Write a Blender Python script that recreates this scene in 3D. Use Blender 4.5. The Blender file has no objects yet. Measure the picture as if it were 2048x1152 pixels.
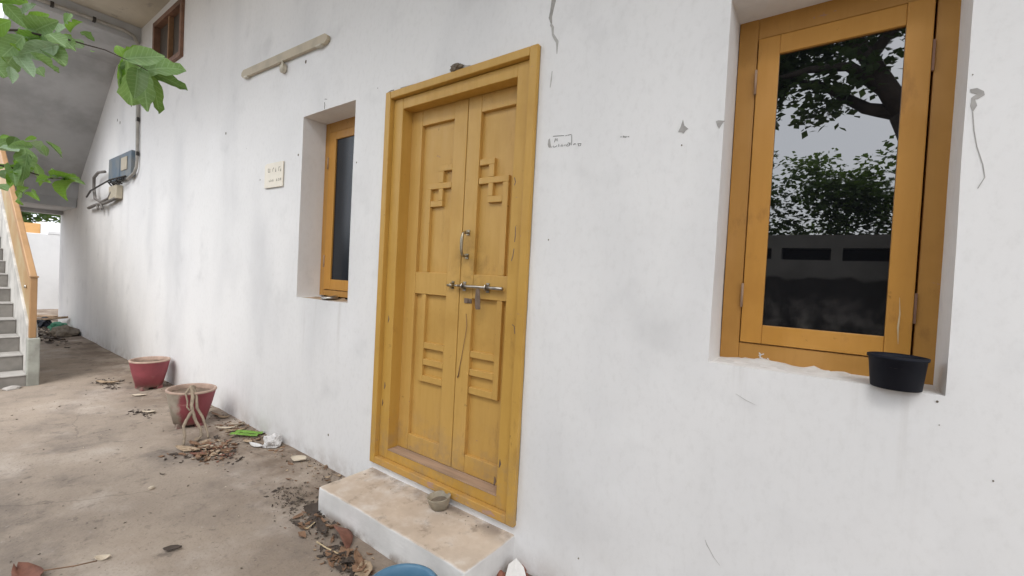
import bpy, bmesh, math, random
from mathutils import Vector, Matrix, noise
R = math.radians
scene = bpy.context.scene
COL = scene.collection

# ------------------------------------------------------------------ camera
cam_data = bpy.data.cameras.new('camera')
cam_data.sensor_width = 36.0
cam_data.lens = 877.13 / 2048 * 36.0
cam_data.clip_start = 0.05
cam_data.clip_end = 900
cam = bpy.data.objects.new('camera', cam_data)
COL.objects.link(cam)
yaw, pitch, roll = 0.6321, -0.0224, 0.0520
fw = Vector((-math.sin(yaw) * math.cos(pitch), math.cos(yaw) * math.cos(pitch), math.sin(pitch)))
rt0 = Vector((math.cos(yaw), math.sin(yaw), 0)); up0 = rt0.cross(fw)
rt = rt0 * math.cos(roll) + up0 * math.sin(roll)
up = up0 * math.cos(roll) - rt0 * math.sin(roll)
cam.matrix_world = Matrix(((rt.x, up.x, -fw.x, 2.098), (rt.y, up.y, -fw.y, -1.5846), (rt.z, up.z, -fw.z, 1.2674), (0, 0, 0, 1)))
scene.camera = cam

# ------------------------------------------------------------------ sky, sun, exposure
SUN_EL, SUN_AZ = R(48), R(155)           # azimuth clockwise from +y
world = bpy.data.worlds.new('World'); scene.world = world; world.use_nodes = True
wn, wl = world.node_tree.nodes, world.node_tree.links
wn.clear()
wo = wn.new('ShaderNodeOutputWorld'); bg = wn.new('ShaderNodeBackground')
sky = wn.new('ShaderNodeTexSky'); sky.sky_type = 'NISHITA'; sky.sun_disc = False
sky.sun_elevation = SUN_EL; sky.sun_rotation = SUN_AZ; sky.dust_density = 4.0; sky.air_density = 1.0; sky.ozone_density = 1.0
mx = wn.new('ShaderNodeMix'); mx.data_type = 'RGBA'; mx.inputs['Factor'].default_value = 0.80   # cloud deck over the clear sky
mx.inputs[7].default_value = (12.2, 12.7, 13.6, 1)
wl.new(sky.outputs[0], mx.inputs[6]); wl.new(mx.outputs[2], bg.inputs[0])
bg.inputs[1].default_value = 0.092
wl.new(bg.outputs[0], wo.inputs[0])
sd = bpy.data.lights.new('sun', 'SUN'); sd.energy = 1.25; sd.angle = R(34); sd.color = (1.0, 0.985, 0.965)
sun = bpy.data.objects.new('sun', sd); COL.objects.link(sun)
sdir = Vector((math.sin(SUN_AZ) * math.cos(SUN_EL), math.cos(SUN_AZ) * math.cos(SUN_EL), math.sin(SUN_EL)))
sun.rotation_euler = sdir.to_track_quat('Z', 'Y').to_euler(); sun.location = (4, -8, 12)
vs = scene.view_settings
vs.view_transform = 'Standard'; vs.look = 'None'; vs.gamma = 1.0; vs.exposure = 0.86; vs.use_curve_mapping = False

# ------------------------------------------------------------------ helpers
class MB:
    def __init__(s): s.v = []; s.f = []; s.sm = []
    def add(s, vs, fs, smooth=False):
        n = len(s.v); s.v += [tuple(p) for p in vs]
        for f in fs: s.f.append(tuple(i + n for i in f)); s.sm.append(smooth)
        return s
    def box(s, x0, x1, y0, y1, z0, z1):
        return s.add([(x0, y0, z0), (x1, y0, z0), (x1, y1, z0), (x0, y1, z0), (x0, y0, z1), (x1, y0, z1), (x1, y1, z1), (x0, y1, z1)],
                     [(0, 3, 2, 1), (4, 5, 6, 7), (0, 1, 5, 4), (1, 2, 6, 5), (2, 3, 7, 6), (3, 0, 4, 7)])
    def tube(s, pts, r, n=8, cap=True):
        P = [Vector(p) for p in pts]; m = len(P)
        rr = r if isinstance(r, (list, tuple)) else [r] * m
        ref = None; vs = []; fs = []
        for i, p in enumerate(P):
            t = (P[min(i + 1, m - 1)] - P[max(i - 1, 0)])
            if t.length < 1e-9: t = Vector((0, 0, 1))
            t.normalize()
            if ref is None:
                ref = t.orthogonal().normalized()
            ref = (ref - t * ref.dot(t))
            if ref.length < 1e-6: ref = t.orthogonal()
            ref.normalize(); b = t.cross(ref)
            for k in range(n):
                a = 2 * math.pi * k / n
                vs.append(p + (ref * math.cos(a) + b * math.sin(a)) * rr[i])
        for i in range(m - 1):
            for k in range(n):
                fs.append((i * n + k, i * n + (k + 1) % n, (i + 1) * n + (k + 1) % n, (i + 1) * n + k))
        if cap:
            fs.append(tuple(range(n - 1, -1, -1))); fs.append(tuple(range((m - 1) * n, m * n)))
        return s.add(vs, fs, True)
    def lathe(s, prof, n=36, c=(0, 0, 0), sx=1, sy=1, wob=0, seed=0, cap0=True, cap1=False):
        vs = []; fs = []; m = len(prof)
        for (r, z) in prof:
            for k in range(n):
                a = 2 * math.pi * k / n
                q = 1 + wob * noise.noise(Vector((math.cos(a) * 1.3 + seed, math.sin(a) * 1.3, z * 6)))
                vs.append((c[0] + r * q * math.cos(a) * sx, c[1] + r * q * math.sin(a) * sy, c[2] + z))
        for i in range(m - 1):
            for k in range(n):
                fs.append((i * n + k, i * n + (k + 1) % n, (i + 1) * n + (k + 1) % n, (i + 1) * n + k))
        if cap0: fs.append(tuple(range(n - 1, -1, -1)))
        if cap1: fs.append(tuple(range((m - 1) * n, m * n)))
        return s.add(vs, fs, True)
    def prism(s, poly, y0, y1):           # polygon in (x,z) pulled along y, counter-clockwise seen from -y
        n = len(poly)
        vs = [(x, y0, z) for x, z in poly] + [(x, y1, z) for x, z in poly]
        fs = [tuple(range(n)), tuple(range(2 * n - 1, n - 1, -1))]
        for i in range(n): fs.append(((i + 1) % n, i, n + i, n + (i + 1) % n))
        return s.add(vs, fs)
    def build(s, name, mat, parent=None, bevel=0, seg=2, recalc=False):
        me = bpy.data.meshes.new(name); me.from_pydata(s.v, [], s.f); me.materials.append(mat)
        me.polygons.foreach_set('use_smooth', s.sm)
        if recalc:
            bm = bmesh.new(); bm.from_mesh(me); bmesh.ops.recalc_face_normals(bm, faces=bm.faces); bm.to_mesh(me); bm.free()
        me.update()
        o = bpy.data.objects.new(name, me); COL.objects.link(o)
        if parent: o.parent = parent
        if bevel:
            b = o.modifiers.new('bevel', 'BEVEL'); b.width = bevel; b.segments = seg; b.limit_method = 'ANGLE'; b.angle_limit = R(40)
        return o

def empty(name, loc=(0, 0, 0)):
    o = bpy.data.objects.new(name, None); COL.objects.link(o); o.location = loc; o.empty_display_size = .1
    return o
def tag(o, label=None, cat=None, group=None, kind=None):
    if label: o['label'] = label
    if cat: o['category'] = cat
    if group: o['group'] = group
    if kind: o['kind'] = kind
    return o

# ------------------------------------------------------------------ materials
class NT:
    def __init__(s, name):
        s.m = bpy.data.materials.new(name); s.m.use_nodes = True
        s.t = s.m.node_tree; s.n = s.t.nodes; s.l = s.t.links
        s.b = s.n['Principled BSDF']; s.out = s.n['Material Output']
        s.co = s.n.new('ShaderNodeTexCoord').outputs['Object']
    def map(s, sc=(1, 1, 1), loc=(0, 0, 0)):
        m = s.n.new('ShaderNodeMapping'); m.inputs['Scale'].default_value = sc; m.inputs['Location'].default_value = loc
        s.l.new(s.co, m.inputs['Vector']); return m.outputs[0]
    def noise(s, scale, detail=4, rough=.55, sc=(1, 1, 1), loc=(0, 0, 0), dist=0):
        t = s.n.new('ShaderNodeTexNoise'); t.inputs['Scale'].default_value = scale; t.inputs['Detail'].default_value = detail
        t.inputs['Roughness'].default_value = rough; t.inputs['Distortion'].default_value = dist
        s.l.new(s.map(sc, loc), t.inputs['Vector']); return t.outputs['Fac']
    def ramp(s, fac, a, b, ca=0, cb=1):
        r = s.n.new('ShaderNodeMapRange'); r.interpolation_type = 'SMOOTHSTEP'
        s.l.new(fac, r.inputs[0]); r.inputs[1].default_value = a; r.inputs[2].default_value = b
        r.inputs[3].default_value = ca; r.inputs[4].default_value = cb; return r.outputs[0]
    def math(s, op, a, b):
        m = s.n.new('ShaderNodeMath'); m.operation = op
        for i, x in enumerate((a, b)):
            if isinstance(x, (int, float)): m.inputs[i].default_value = x
            else: s.l.new(x, m.inputs[i])
        return m.outputs[0]
    def mix(s, fac, a, b, mode='MIX'):
        m = s.n.new('ShaderNodeMix'); m.data_type = 'RGBA'; m.blend_type = mode
        for i, x in ((0, fac), (6, a), (7, b)):
            if isinstance(x, (int, float)): m.inputs[i].default_value = x
            elif isinstance(x, tuple): m.inputs[i].default_value = (*x, 1)
            else: s.l.new(x, m.inputs[i])
        return m.outputs[2]
    def axis(s, k):
        x = s.n.new('ShaderNodeSeparateXYZ'); s.l.new(s.co, x.inputs[0]); return x.outputs[k]
    def color(s, c):
        if isinstance(c, tuple): s.b.inputs['Base Color'].default_value = (*c, 1)
        else: s.l.new(c, s.b.inputs['Base Color'])
    def rough(s, r):
        if isinstance(r, (int, float)): s.b.inputs['Roughness'].default_value = r
        else: s.l.new(r, s.b.inputs['Roughness'])
    def bump(s, h, strength=.3, dist=.01, prev=None):
        b = s.n.new('ShaderNodeBump'); b.inputs['Strength'].default_value = strength; b.inputs['Distance'].default_value = dist
        s.l.new(h, b.inputs['Height'])
        if prev: s.l.new(prev, b.inputs['Normal'])
        s.l.new(b.outputs[0], s.b.inputs['Normal']); return b.outputs[0]

def simple(name, c, rough=.6, var=.25, scale=8, bump=.15, metallic=0, dark=None, sc=(1, 1, 1), spec=.4):
    t = NT(name)
    d = dark or tuple(x * (1 - var) for x in c)
    t.color(t.mix(t.ramp(t.noise(scale, 5, .6, sc), .35, .68), c, d))
    t.rough(rough); t.b.inputs['Metallic'].default_value = metallic; t.b.inputs['Specular IOR Level'].default_value = spec
    if bump: t.bump(t.noise(scale * 6, 4), bump, .004)
    return t.m

def wall_mat():
    t = NT('white lime plaster')
    base = (.80, .795, .785)
    c = t.mix(t.math('MULTIPLY', t.ramp(t.noise(.8, 3, .5, (1, 1, .8)), .42, .74), .30), base, (.58, .585, .595))
    c = t.mix(t.math('MULTIPLY', t.ramp(t.noise(1.5, 3, .45, (1.0, 1, .5), (7, 0, 3)), .46, .80), .50), c, (.50, .505, .515))
    c = t.mix(t.math('MULTIPLY', t.ramp(t.noise(4.2, 3, .5, (.8, 1, .8), (2, 0, 9)), .55, .82), .34), c, (.46, .46, .46))
    c = t.mix(t.math('MULTIPLY', t.ramp(t.noise(2.4, 4, .55, (1.5, 1, .26), (3, 0, 1)), .55, .82), .16), c, (.50, .49, .48))
    c = t.mix(t.math('MULTIPLY', t.ramp(t.noise(1.3, 3, .5, (1, 1, 1.0), (12, 0, 4)), .52, .78), .45), c, (.87, .87, .87))
    # splash dirt along the foot of the wall
    z = t.axis(2)
    foot = t.math('MULTIPLY', t.ramp(z, .0, .16, 1, 0), t.ramp(t.noise(7, 5, .65), .36, .66))
    c = t.mix(t.math('MULTIPLY', foot, .5), c, (.42, .37, .33))
    foot2 = t.math('MULTIPLY', t.ramp(z, .0, .55, 1, 0), t.ramp(t.noise(2.3, 4, .6, (1, 1, .7)), .42, .7))
    c = t.mix(t.math('MULTIPLY', foot2, .28), c, (.50, .47, .44))
    for xa, xb, zs in ((-.93, -.31, 1.06), (1.77, 2.35, 1.02)):
        inx = t.math('MULTIPLY', t.ramp(t.axis(0), xa - .03, xa + .05), t.ramp(t.axis(0), xb - .05, xb + .03, 1, 0))
        inz = t.math('MULTIPLY', t.ramp(z, zs - .55, zs - .01), t.ramp(z, zs + .005, zs + .02, 1, 0))
        drip = t.math('MULTIPLY', t.math('MULTIPLY', inx, inz), t.ramp(t.noise(6, 4, .6, (2.4, 1, .14), (zs, 0, xa)), .48, .74))
        c = t.mix(t.math('MULTIPLY', drip, .28), c, (.44, .41, .37))
    # pin specks of dirt
    v = t.n.new('ShaderNodeTexVoronoi'); v.inputs['Scale'].default_value = 5.0; t.l.new(t.map(), v.inputs['Vector'])
    c = t.mix(t.math('MULTIPLY', t.ramp(v.outputs['Distance'], .014, .024, 1, 0), t.ramp(t.noise(1.7, 2), .48, .56)), c, (.22, .20, .18))
    t.color(c); t.rough(.82); t.b.inputs['Specular IOR Level'].default_value = .25
    c2 = t.mix(t.math('MULTIPLY', t.ramp(t.noise(38, 5, .7, (1, 1, .6)), .45, .75), .16), c, (.50, .49, .47))
    c2 = t.mix(t.math('MULTIPLY', t.ramp(t.noise(9, 6, .7, (2.2, 1, .35), (6, 0, 2)), .60, .78), .20), c2, (.55, .53, .50))
    t.color(c2)
    n = t.bump(t.noise(1.6, 3, .5), .35, .03)
    n = t.bump(t.noise(5, 4, .5, (1.6, 1, .7)), .22, .012, n)
    n = t.bump(t.noise(34, 6, .65, (1, 1, .7)), .12, .004, n)
    return t.m

def soffit_mat():
    t = NT('dusty grey-white soffit paint')
    c = t.mix(t.ramp(t.noise(1.1, 5, .6), .38, .7), (.60, .545, .44), (.47, .43, .35))
    c = t.mix(t.math('MULTIPLY', t.ramp(t.noise(6, 5, .65), .58, .72), .5), c, (.24, .22, .20))
    t.color(c); t.rough(.9); t.bump(t.noise(14, 5, .6), .25, .01); return t.m

def paint_mat(name, c, dark, chip=(.36, .20, .13), chip_amt=.0, grain=(14, 14, 1.2), rough=.42):
    t = NT(name)
    g = t.noise(3.2, 6, .62, grain)
    k = t.mix(t.math('MULTIPLY', t.ramp(g, .36, .70), .24), c, dark)
    k = t.mix(t.math('MULTIPLY', t.ramp(t.noise(2.6, 5, .65), .46, .72), .65), k, dark)
    k = t.mix(t.math('MULTIPLY', t.ramp(t.noise(5, 3, .6, (1, 1, .5), (4, 1, 2)), .52, .74), .38), k, tuple(min(1, x * 1.12 + .03) for x in c))
    # grime specks, knocks
    k = t.mix(t.math('MULTIPLY', t.ramp(t.noise(15, 5, .72), .655, .74), .7), k, tuple(x * .38 for x in dark))
    k = t.mix(t.math('MULTIPLY', t.ramp(t.noise(6.5, 6, .7, (1.5, 1, .6), (3, 5, 7)), .58, .74), .45), k, (dark[0] * .62, dark[1] * .58, dark[2] * .8))
    if chip_amt:
        k = t.mix(t.ramp(t.noise(11, 6, .68, (1.0, 1, 2.6)), .70 - chip_amt, .715 - chip_amt), k, chip)
    x_, z_ = t.axis(0), t.axis(2)                # hand grime round the latch, splash dirt low down
    dx = t.math('MULTIPLY', t.math('SUBTRACT', x_, .60), 2.2); dz = t.math('SUBTRACT', z_, 1.27)
    rr = t.math('ADD', t.math('MULTIPLY', dx, dx), t.math('MULTIPLY', dz, dz))
    k = t.mix(t.math('MULTIPLY', t.ramp(rr, .0, .085, 1, 0), t.ramp(t.noise(9, 5, .7), .36, .68, 0, .55)), k, tuple(x * .45 for x in dark))
    k = t.mix(t.math('MULTIPLY', t.ramp(z_, .25, .62, 1, 0), t.ramp(t.noise(8, 6, .72), .42, .68, 0, .6)), k, (.34, .235, .13))
    t.color(k); t.rough(t.ramp(g, .2, .8, rough - .08, rough + .15)); t.b.inputs['Specular IOR Level'].default_value = .35
    n = t.bump(g, .12, .003)
    t.bump(t.noise(9, 3, .5), .12, .006, n)
    return t.m

def ground_mat():
    t = NT('worn dusty cement yard')
    c = t.mix(t.ramp(t.noise(.9, 5, .6), .36, .68), (.385, .318, .255), (.285, .234, .188))
    c = t.mix(t.math('MULTIPLY', t.ramp(t.noise(2.3, 6, .65, (1, 1, 1), (5, 2, 0)), .46, .72), .85), c, (.205, .172, .145))
    c = t.mix(t.math('MULTIPLY', t.ramp(t.noise(1.6, 5, .6, (1, 1, 1), (9, 4, 0)), .50, .72), .7), c, (.50, .435, .375))
    # dark soil and rot gathered along the foot of the wall
    y = t.axis(1)
    near = t.ramp(y, -.72, -.06, 0, 1)
    soil = t.math('MULTIPLY', near, t.ramp(t.noise(3.1, 7, .70), .36, .60))
    c = t.mix(t.math('MULTIPLY', soil, .82), c, (.165, .118, .085))
    c = t.mix(t.math('MULTIPLY', t.ramp(t.noise(8, 7, .72, (1, 1, 1), (1, 7, 0)), .55, .68), .55), c, (.12, .10, .085))
    c = t.mix(t.math('MULTIPLY', t.ramp(t.noise(75, 3, .7), .52, .70), .30), c, (.16, .135, .11))
    c = t.mix(t.math('MULTIPLY', t.ramp(t.noise(31, 4, .7), .63, .72), .5), c, (.44, .40, .36))
    c = t.mix(t.math('MULTIPLY', t.ramp(t.noise(42, 4, .7, (1, 1, 1), (3, 3, 0)), .62, .70), .6), c, (.09, .075, .065))
    v = t.n.new('ShaderNodeTexVoronoi'); v.feature = 'DISTANCE_TO_EDGE'; v.inputs['Scale'].default_value = .85
    wv = t.n.new('ShaderNodeVectorMath'); wv.operation = 'ADD'; ns = t.n.new('ShaderNodeTexNoise'); ns.inputs['Scale'].default_value = 3.0; ns.inputs['Detail'].default_value = 5
    sc_ = t.n.new('ShaderNodeVectorMath'); sc_.operation = 'SCALE'; sc_.inputs['Scale'].default_value = .35
    t.l.new(t.co, ns.inputs['Vector']); t.l.new(ns.outputs['Color'], sc_.inputs[0]); t.l.new(sc_.outputs[0], wv.inputs[0]); t.l.new(t.co, wv.inputs[1]); t.l.new(wv.outputs[0], v.inputs['Vector'])
    crack = t.math('MULTIPLY', t.ramp(v.outputs['Distance'], .002, .007, 1, 0), t.ramp(t.noise(1.1, 3, .5, (1, 1, 1), (6, 6, 0)), .50, .60))
    c = t.mix(t.math('MULTIPLY', crack, .28), c, (.10, .085, .07))
    t.color(c); t.rough(.93); t.b.inputs['Specular IOR Level'].default_value = .2
    n = t.bump(t.noise(4.5, 6, .65), .45, .03)
    t.bump(t.noise(38, 5, .65), .35, .008, n)
    return t.m

M = {}
M['wall'] = wall_mat()
M['soffit'] = soffit_mat()
M['ground'] = ground_mat()
M['soffit_grey'] = simple('cool grey soffit paint', (.54, .55, .56), .9, .3, 1.6, .25)
M['door'] = paint_mat('ochre door paint', (.56, .338, .092), (.465, .265, .062), chip_amt=.008)
M['frame'] = paint_mat('ochre frame paint', (.54, .318, .070), (.44, .243, .046), chip_amt=.02)
M['frame_h'] = paint_mat('ochre sill paint', (.53, .305, .078), (.44, .245, .055), chip=(.42, .26, .20), chip_amt=.085, grain=(1.2, 14, 14))
M['sash'] = paint_mat('orange brown window paint', (.51, .250, .048), (.42, .195, .034), chip_amt=.0)
M['winframe'] = paint_mat('brown ochre window frame paint', (.45, .230, .055), (.35, .168, .036), chip_amt=.02)
M['threshold'] = simple('bare dusty threshold wood', (.42, .29, .20), .85, .3, 9, .3, sc=(.4, 4, 1))
M['steptop'] = None
M['vent'] = simple('red brown varnished wood', (.25, .135, .088), .6, .4, 6, .2)
M['ventlite'] = simple('dusty brown mullion wood', (.33, .19, .10), .7, .3, 6, .2)
M['ventdark'] = simple('dusty dark vent glass', (.085, .065, .048), .6, .3, 5, .05)
M['steel'] = simple('dull steel', (.52, .49, .44), .34, .35, 30, .05, 1)
M['brass'] = simple('tarnished brass steel', (.47, .42, .32), .38, .4, 30, .05, 1)
M['rust'] = simple('rust brown hasp steel', (.26, .19, .14), .55, .3, 25, .2, .6)
M['cream'] = simple('cream plastic', (.62, .575, .47), .45, .15, 5, .05)
M['batten'] = simple('dusty cream lamp batten', (.50, .43, .315), .5, .2, 6, .08)
M['plate'] = simple('cream enamel number plate', (.78, .72, .60), .4, .08, 6, .02)
M['ink'] = simple('faded black ink', (.12, .11, .10), .8, .2, 30, 0)
M['inkgrey'] = simple('worn grey lettering', (.33, .30, .25), .8, .3, 60, 0)
M['pipe'] = simple('grey conduit paint', (.42, .40, .36), .6, .25, 8, .1)
M['meter'] = simple('blue grey meter box steel', (.115, .165, .215), .5, .45, 5, .15, dark=(.20, .215, .215))
M['meterface'] = simple('cream meter face', (.52, .46, .35), .5, .15, 9, .05)
M['wire'] = simple('dusty black cable', (.05, .045, .04), .7, .3, 20, 0)
M['cord'] = simple('dusty grey flex', (.20, .185, .17), .7, .3, 20, 0)
M['concrete'] = simple('grey cement of stairs', (.285, .265, .24), .9, .35, 4, .35)
M['tread'] = simple('dusty tread cement', (.42, .40, .37), .9, .3, 5, .3)
M['stringer'] = simple('stained white parapet plaster', (.58, .56, .52), .85, .35, 3.5, .25)
M['pedestal'] = simple('pale green stained plaster', (.43, .44, .39), .85, .45, 5, .3, dark=(.27, .27, .235))
M['rail'] = simple('ochre railing paint', (.47, .275, .13), .5, .18, 3, .08)
M['railpanel'] = simple('tan sheet railing panel', (.42, .26, .12), .6, .35, 2.5, .1, dark=(.47, .37, .21))
M['soil'] = simple('dry pot soil', (.235, .170, .125), .95, .4, 14, .6)
M['potrim'] = simple('worn pot rim', (.46, .33, .26), .85, .3, 12, .25)
M['stem'] = simple('dry grey stem', (.33, .262, .19), .8, .3, 18, .3)
M['clay'] = simple('coconut grey bowl', (.36, .315, .24), .8, .3, 14, .35)
M['blackplastic'] = simple('dusty black plastic', (.006, .0075, .014), .6, .3, 6, .08, spec=.2, dark=(.011, .013, .020))
M['bluetub'] = simple('faded blue plastic', (.075, .185, .29), .38, .25, 5, .05, dark=(.12, .235, .335))
M['paper'] = simple('dirty white paper', (.74, .72, .69), .8, .15, 12, .15)
M['poly'] = simple('thin white polythene', (.66, .64, .62), .3, .2, 18, .1)
M['leafgreen'] = simple('torn fresh green leaf', (.17, .33, .05), .6, .25, 20, .2)
M['bark'] = simple('brown bark', (.075, .060, .048), .9, .4, 7, .6)
M['dry1'] = simple('dry brown leaf', (.25, .145, .085), .8, .35, 20, .3)
M['dry2'] = simple('dry tan leaf', (.43, .32, .215), .8, .3, 20, .3)
M['dry3'] = simple('dry red brown leaf', (.24, .105, .07), .75, .35, 20, .3)
M['dry4'] = simple('pale dry leaf', (.62, .53, .41), .8, .2, 20, .3)
M['dry5'] = simple('dark rotten leaf', (.085, .065, .052), .9, .3, 20, .3)
M['straw'] = simple('pale straw', (.60, .48, .30), .8, .2, 20, .2)
M['brick'] = simple('broken red brick', (.30, .125, .085), .9, .35, 18, .5)
M['stone'] = simple('grey stone chip', (.45, .42, .39), .9, .25, 12, .4)
M['chip'] = simple('exposed grey plaster', (.50, .485, .46), .9, .2, 22, .3)
M['chipdark'] = simple('old grey crack filler', (.40, .385, .36), .9, .3, 22, .3)
M['mud'] = simple('dried mud', (.20, .165, .125), .95, .4, 25, .7)
M['web'] = simple('dusty cobweb', (.42, .405, .385), .95, .2, 30, .2)
M['mortar'] = simple('white mortar lumps', (.74, .73, .71), .9, .15, 18, .5)
M['plank'] = simple('old plank', (.36, .25, .16), .85, .35, 6, .3)
M['greencloth'] = simple('green cloth scrap', (.05, .20, .12), .8, .3, 12, .3)
M['boundary'] = None
M['orange'] = simple('orange wall paint', (.70, .40, .16), .8, .15, 2, .1)
M['whitehouse'] = simple('white house paint', (.80, .79, .76), .85, .08, 2, .1)
M['dark'] = simple('dark void', (.015, .015, .015), .9, .2, 5, 0)

def step_mat():
    t = NT('white step with dusty worn top')
    geo = t.n.new('ShaderNodeNewGeometry'); sx = t.n.new('ShaderNodeSeparateXYZ'); t.l.new(geo.outputs['Normal'], sx.inputs[0])
    z = t.axis(2); y = t.axis(1)
    k = t.math('ADD', t.ramp(z, .105, .136, 0, 1), t.math('MULTIPLY', t.math('SUBTRACT', t.noise(9, 5, .6), .5), .5))
    dusty = t.ramp(k, .72, .98)
    top = t.mix(t.ramp(t.noise(4.5, 6, .65), .36, .68), (.60, .50, .40), (.50, .41, .325))
    top = t.mix(t.math('MULTIPLY', t.ramp(t.noise(10, 6, .68, (1, 1, 1), (4, 4, 0)), .54, .70), .65), top, (.24, .19, .15))
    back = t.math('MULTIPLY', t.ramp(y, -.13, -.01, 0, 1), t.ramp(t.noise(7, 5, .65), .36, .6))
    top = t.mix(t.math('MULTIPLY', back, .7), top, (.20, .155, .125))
    side = t.mix(t.ramp(t.noise(3, 5, .6), .40, .70), (.80, .79, .77), (.66, .65, .63))
    side = t.mix(t.math('MULTIPLY', t.ramp(z, .0, .055, 1, 0), t.ramp(t.noise(8, 5, .65), .38, .62)), side, (.33, .28, .24))
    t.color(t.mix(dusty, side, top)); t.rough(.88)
    n = t.bump(t.noise(6, 5, .6), .35, .012); t.bump(t.noise(45, 4, .6), .25, .004, n)
    return t.m
M['step'] = step_mat()

def pot_mat(name, fade):
    t = NT(name)
    k = t.mix(t.ramp(t.noise(5, 5, .6), .35, .7), (.31, .070, .085), (.235, .055, .066))
    if fade:
        x = t.axis(0); y = t.axis(1); z = t.axis(2)
        a = t.math('ADD', t.math('MULTIPLY', x, -.80), t.math('MULTIPLY', y, -.59))       # worn on one flank
        a = t.math('ADD', a, t.math('MULTIPLY', t.math('SUBTRACT', t.noise(7, 5, .6), .5), .24))
        a = t.math('ADD', a, t.math('MULTIPLY', t.math('SUBTRACT', z, .12), .25))
        k = t.mix(t.ramp(a, -.03, .02), k, t.mix(t.ramp(t.noise(11, 5), .4, .65), (.40, .345, .28), (.31, .265, .21)))
        k = t.mix(t.math('MULTIPLY', t.ramp(t.noise(6, 4, .6, (1, 1, 5)), .60, .72), .6), k, (.40, .20, .18))
    else:
        k = t.mix(t.math('MULTIPLY', t.ramp(t.noise(7, 5, .65), .56, .74), .4), k, (.40, .22, .20))
    k = t.mix(t.math('MULTIPLY', t.ramp(t.axis(2), 0, .07, 1, 0), t.ramp(t.noise(9, 5), .38, .6)), k, (.20, .15, .12))
    t.color(k); t.rough(.62); t.bump(t.noise(22, 5, .6), .3, .006); return t.m
M['potred'] = pot_mat('dark red pot paint', False)
M['potworn'] = pot_mat('worn red pot paint', True)

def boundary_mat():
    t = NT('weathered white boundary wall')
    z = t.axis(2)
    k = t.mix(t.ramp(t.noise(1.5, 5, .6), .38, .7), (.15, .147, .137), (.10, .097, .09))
    low = t.ramp(t.math('ADD', z, t.math('MULTIPLY', t.noise(3, 5, .65), .22)), 1.56, 1.62, 1, 0)  # near-black band over the lower wall, ragged along its upper edge
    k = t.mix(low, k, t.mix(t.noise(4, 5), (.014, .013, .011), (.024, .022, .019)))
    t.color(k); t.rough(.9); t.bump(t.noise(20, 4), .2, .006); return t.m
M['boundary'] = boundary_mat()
M['farwall'] = simple('white compound wall paint', (.76, .76, .75), .88, .10, 1.6, .12)

def glass_mat(name='dark tinted window glass'):
    t = NT(name)
    t.color(t.mix(t.ramp(t.noise(4, 4, .6), .45, .75), (.004, .0045, .006), (.010, .011, .014)))
    t.b.inputs['IOR'].default_value = 2.7
    t.b.inputs['Specular IOR Level'].default_value = .5
    t.rough(t.ramp(t.noise(6, 6, .7), .45, .85, .004, .035))
    z = t.axis(2)
    dust = t.math('MULTIPLY', t.ramp(z, 1.14, 1.34, 1, 0), t.ramp(t.noise(12, 6, .7), .40, .68))
    t.color(t.mix(t.math('MULTIPLY', dust, .5), (.005, .0055, .007), (.09, .085, .08)))
    t.bump(t.noise(3.0, 2, .4), .020, .02)
    return t.m
M['glass'] = glass_mat()
def niche_glass():
    t = NT('blue grey curtained glass')
    t.color(t.mix(t.ramp(t.noise(3, 4, .6), .4, .75), (.012, .016, .022), (.022, .027, .034)))
    t.rough(.22); t.b.inputs['IOR'].default_value = 1.4; return t.m
M['glass2'] = niche_glass()

def leaf_mat(name, c, c2, trans=.38, rough=.55, veins=False):
    t = NT(name)
    oi = t.n.new('ShaderNodeObjectInfo')
    k = t.mix(t.ramp(t.noise(14, 4, .6), .35, .7), c, c2)
    k = t.mix(t.math('MULTIPLY', oi.outputs['Random'], .5), k, c2)
    if veins:                                   # midrib and side veins in the leaf's own coordinates
        ay = t.math('ABSOLUTE', t.axis(1), 0)
        ph = t.math('MULTIPLY', t.math('SUBTRACT', t.axis(0), t.math('MULTIPLY', ay, .42)), 50.0)
        side = t.math('MULTIPLY', t.ramp(t.math('SINE', ph, 0), .72, .98), .42)
        rib = t.math('MULTIPLY', t.ramp(ay, .012, .034, 1, 0), .75)
        k = t.mix(t.math('MAXIMUM', side, rib), k, tuple(min(1, x * 1.35 + .07) for x in c2))
        k = t.mix(t.math('MULTIPLY', t.ramp(t.noise(4.5, 5, .7), .62, .72), .55), k, (.30, .26, .08))
    t.color(k); t.rough(rough)
    tr = t.n.new('ShaderNodeBsdfTranslucent'); t.l.new(t.mix(.5, k, (.30, .48, .06)), tr.inputs[0])
    ms = t.n.new('ShaderNodeMixShader'); ms.inputs[0].default_value = trans
    t.l.new(t.b.outputs[0], ms.inputs[1]); t.l.new(tr.outputs[0], ms.inputs[2]); t.l.new(ms.outputs[0], t.out.inputs[0])
    return t.m
M['leaf0'] = leaf_mat('mid green leaf', (.185, .315, .105), (.230, .360, .160), veins=True)
M['leaf1'] = leaf_mat('pale leaf underside', (.36, .47, .31), (.26, .38, .22), .2, .5, veins=True)
M['leaf2'] = leaf_mat('young yellow green leaf', (.23, .42, .055), (.17, .34, .05), .45, veins=True)
M['leaf3'] = leaf_mat('dark olive leaf', (.055, .120, .030), (.085, .150, .045), veins=True)
M['foliage'] = leaf_mat('tree foliage', (.030, .058, .022), (.05, .085, .028), .18)
M['foliage2'] = leaf_mat('lighter tree foliage', (.045, .090, .025), (.08, .125, .035), .25)

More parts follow.
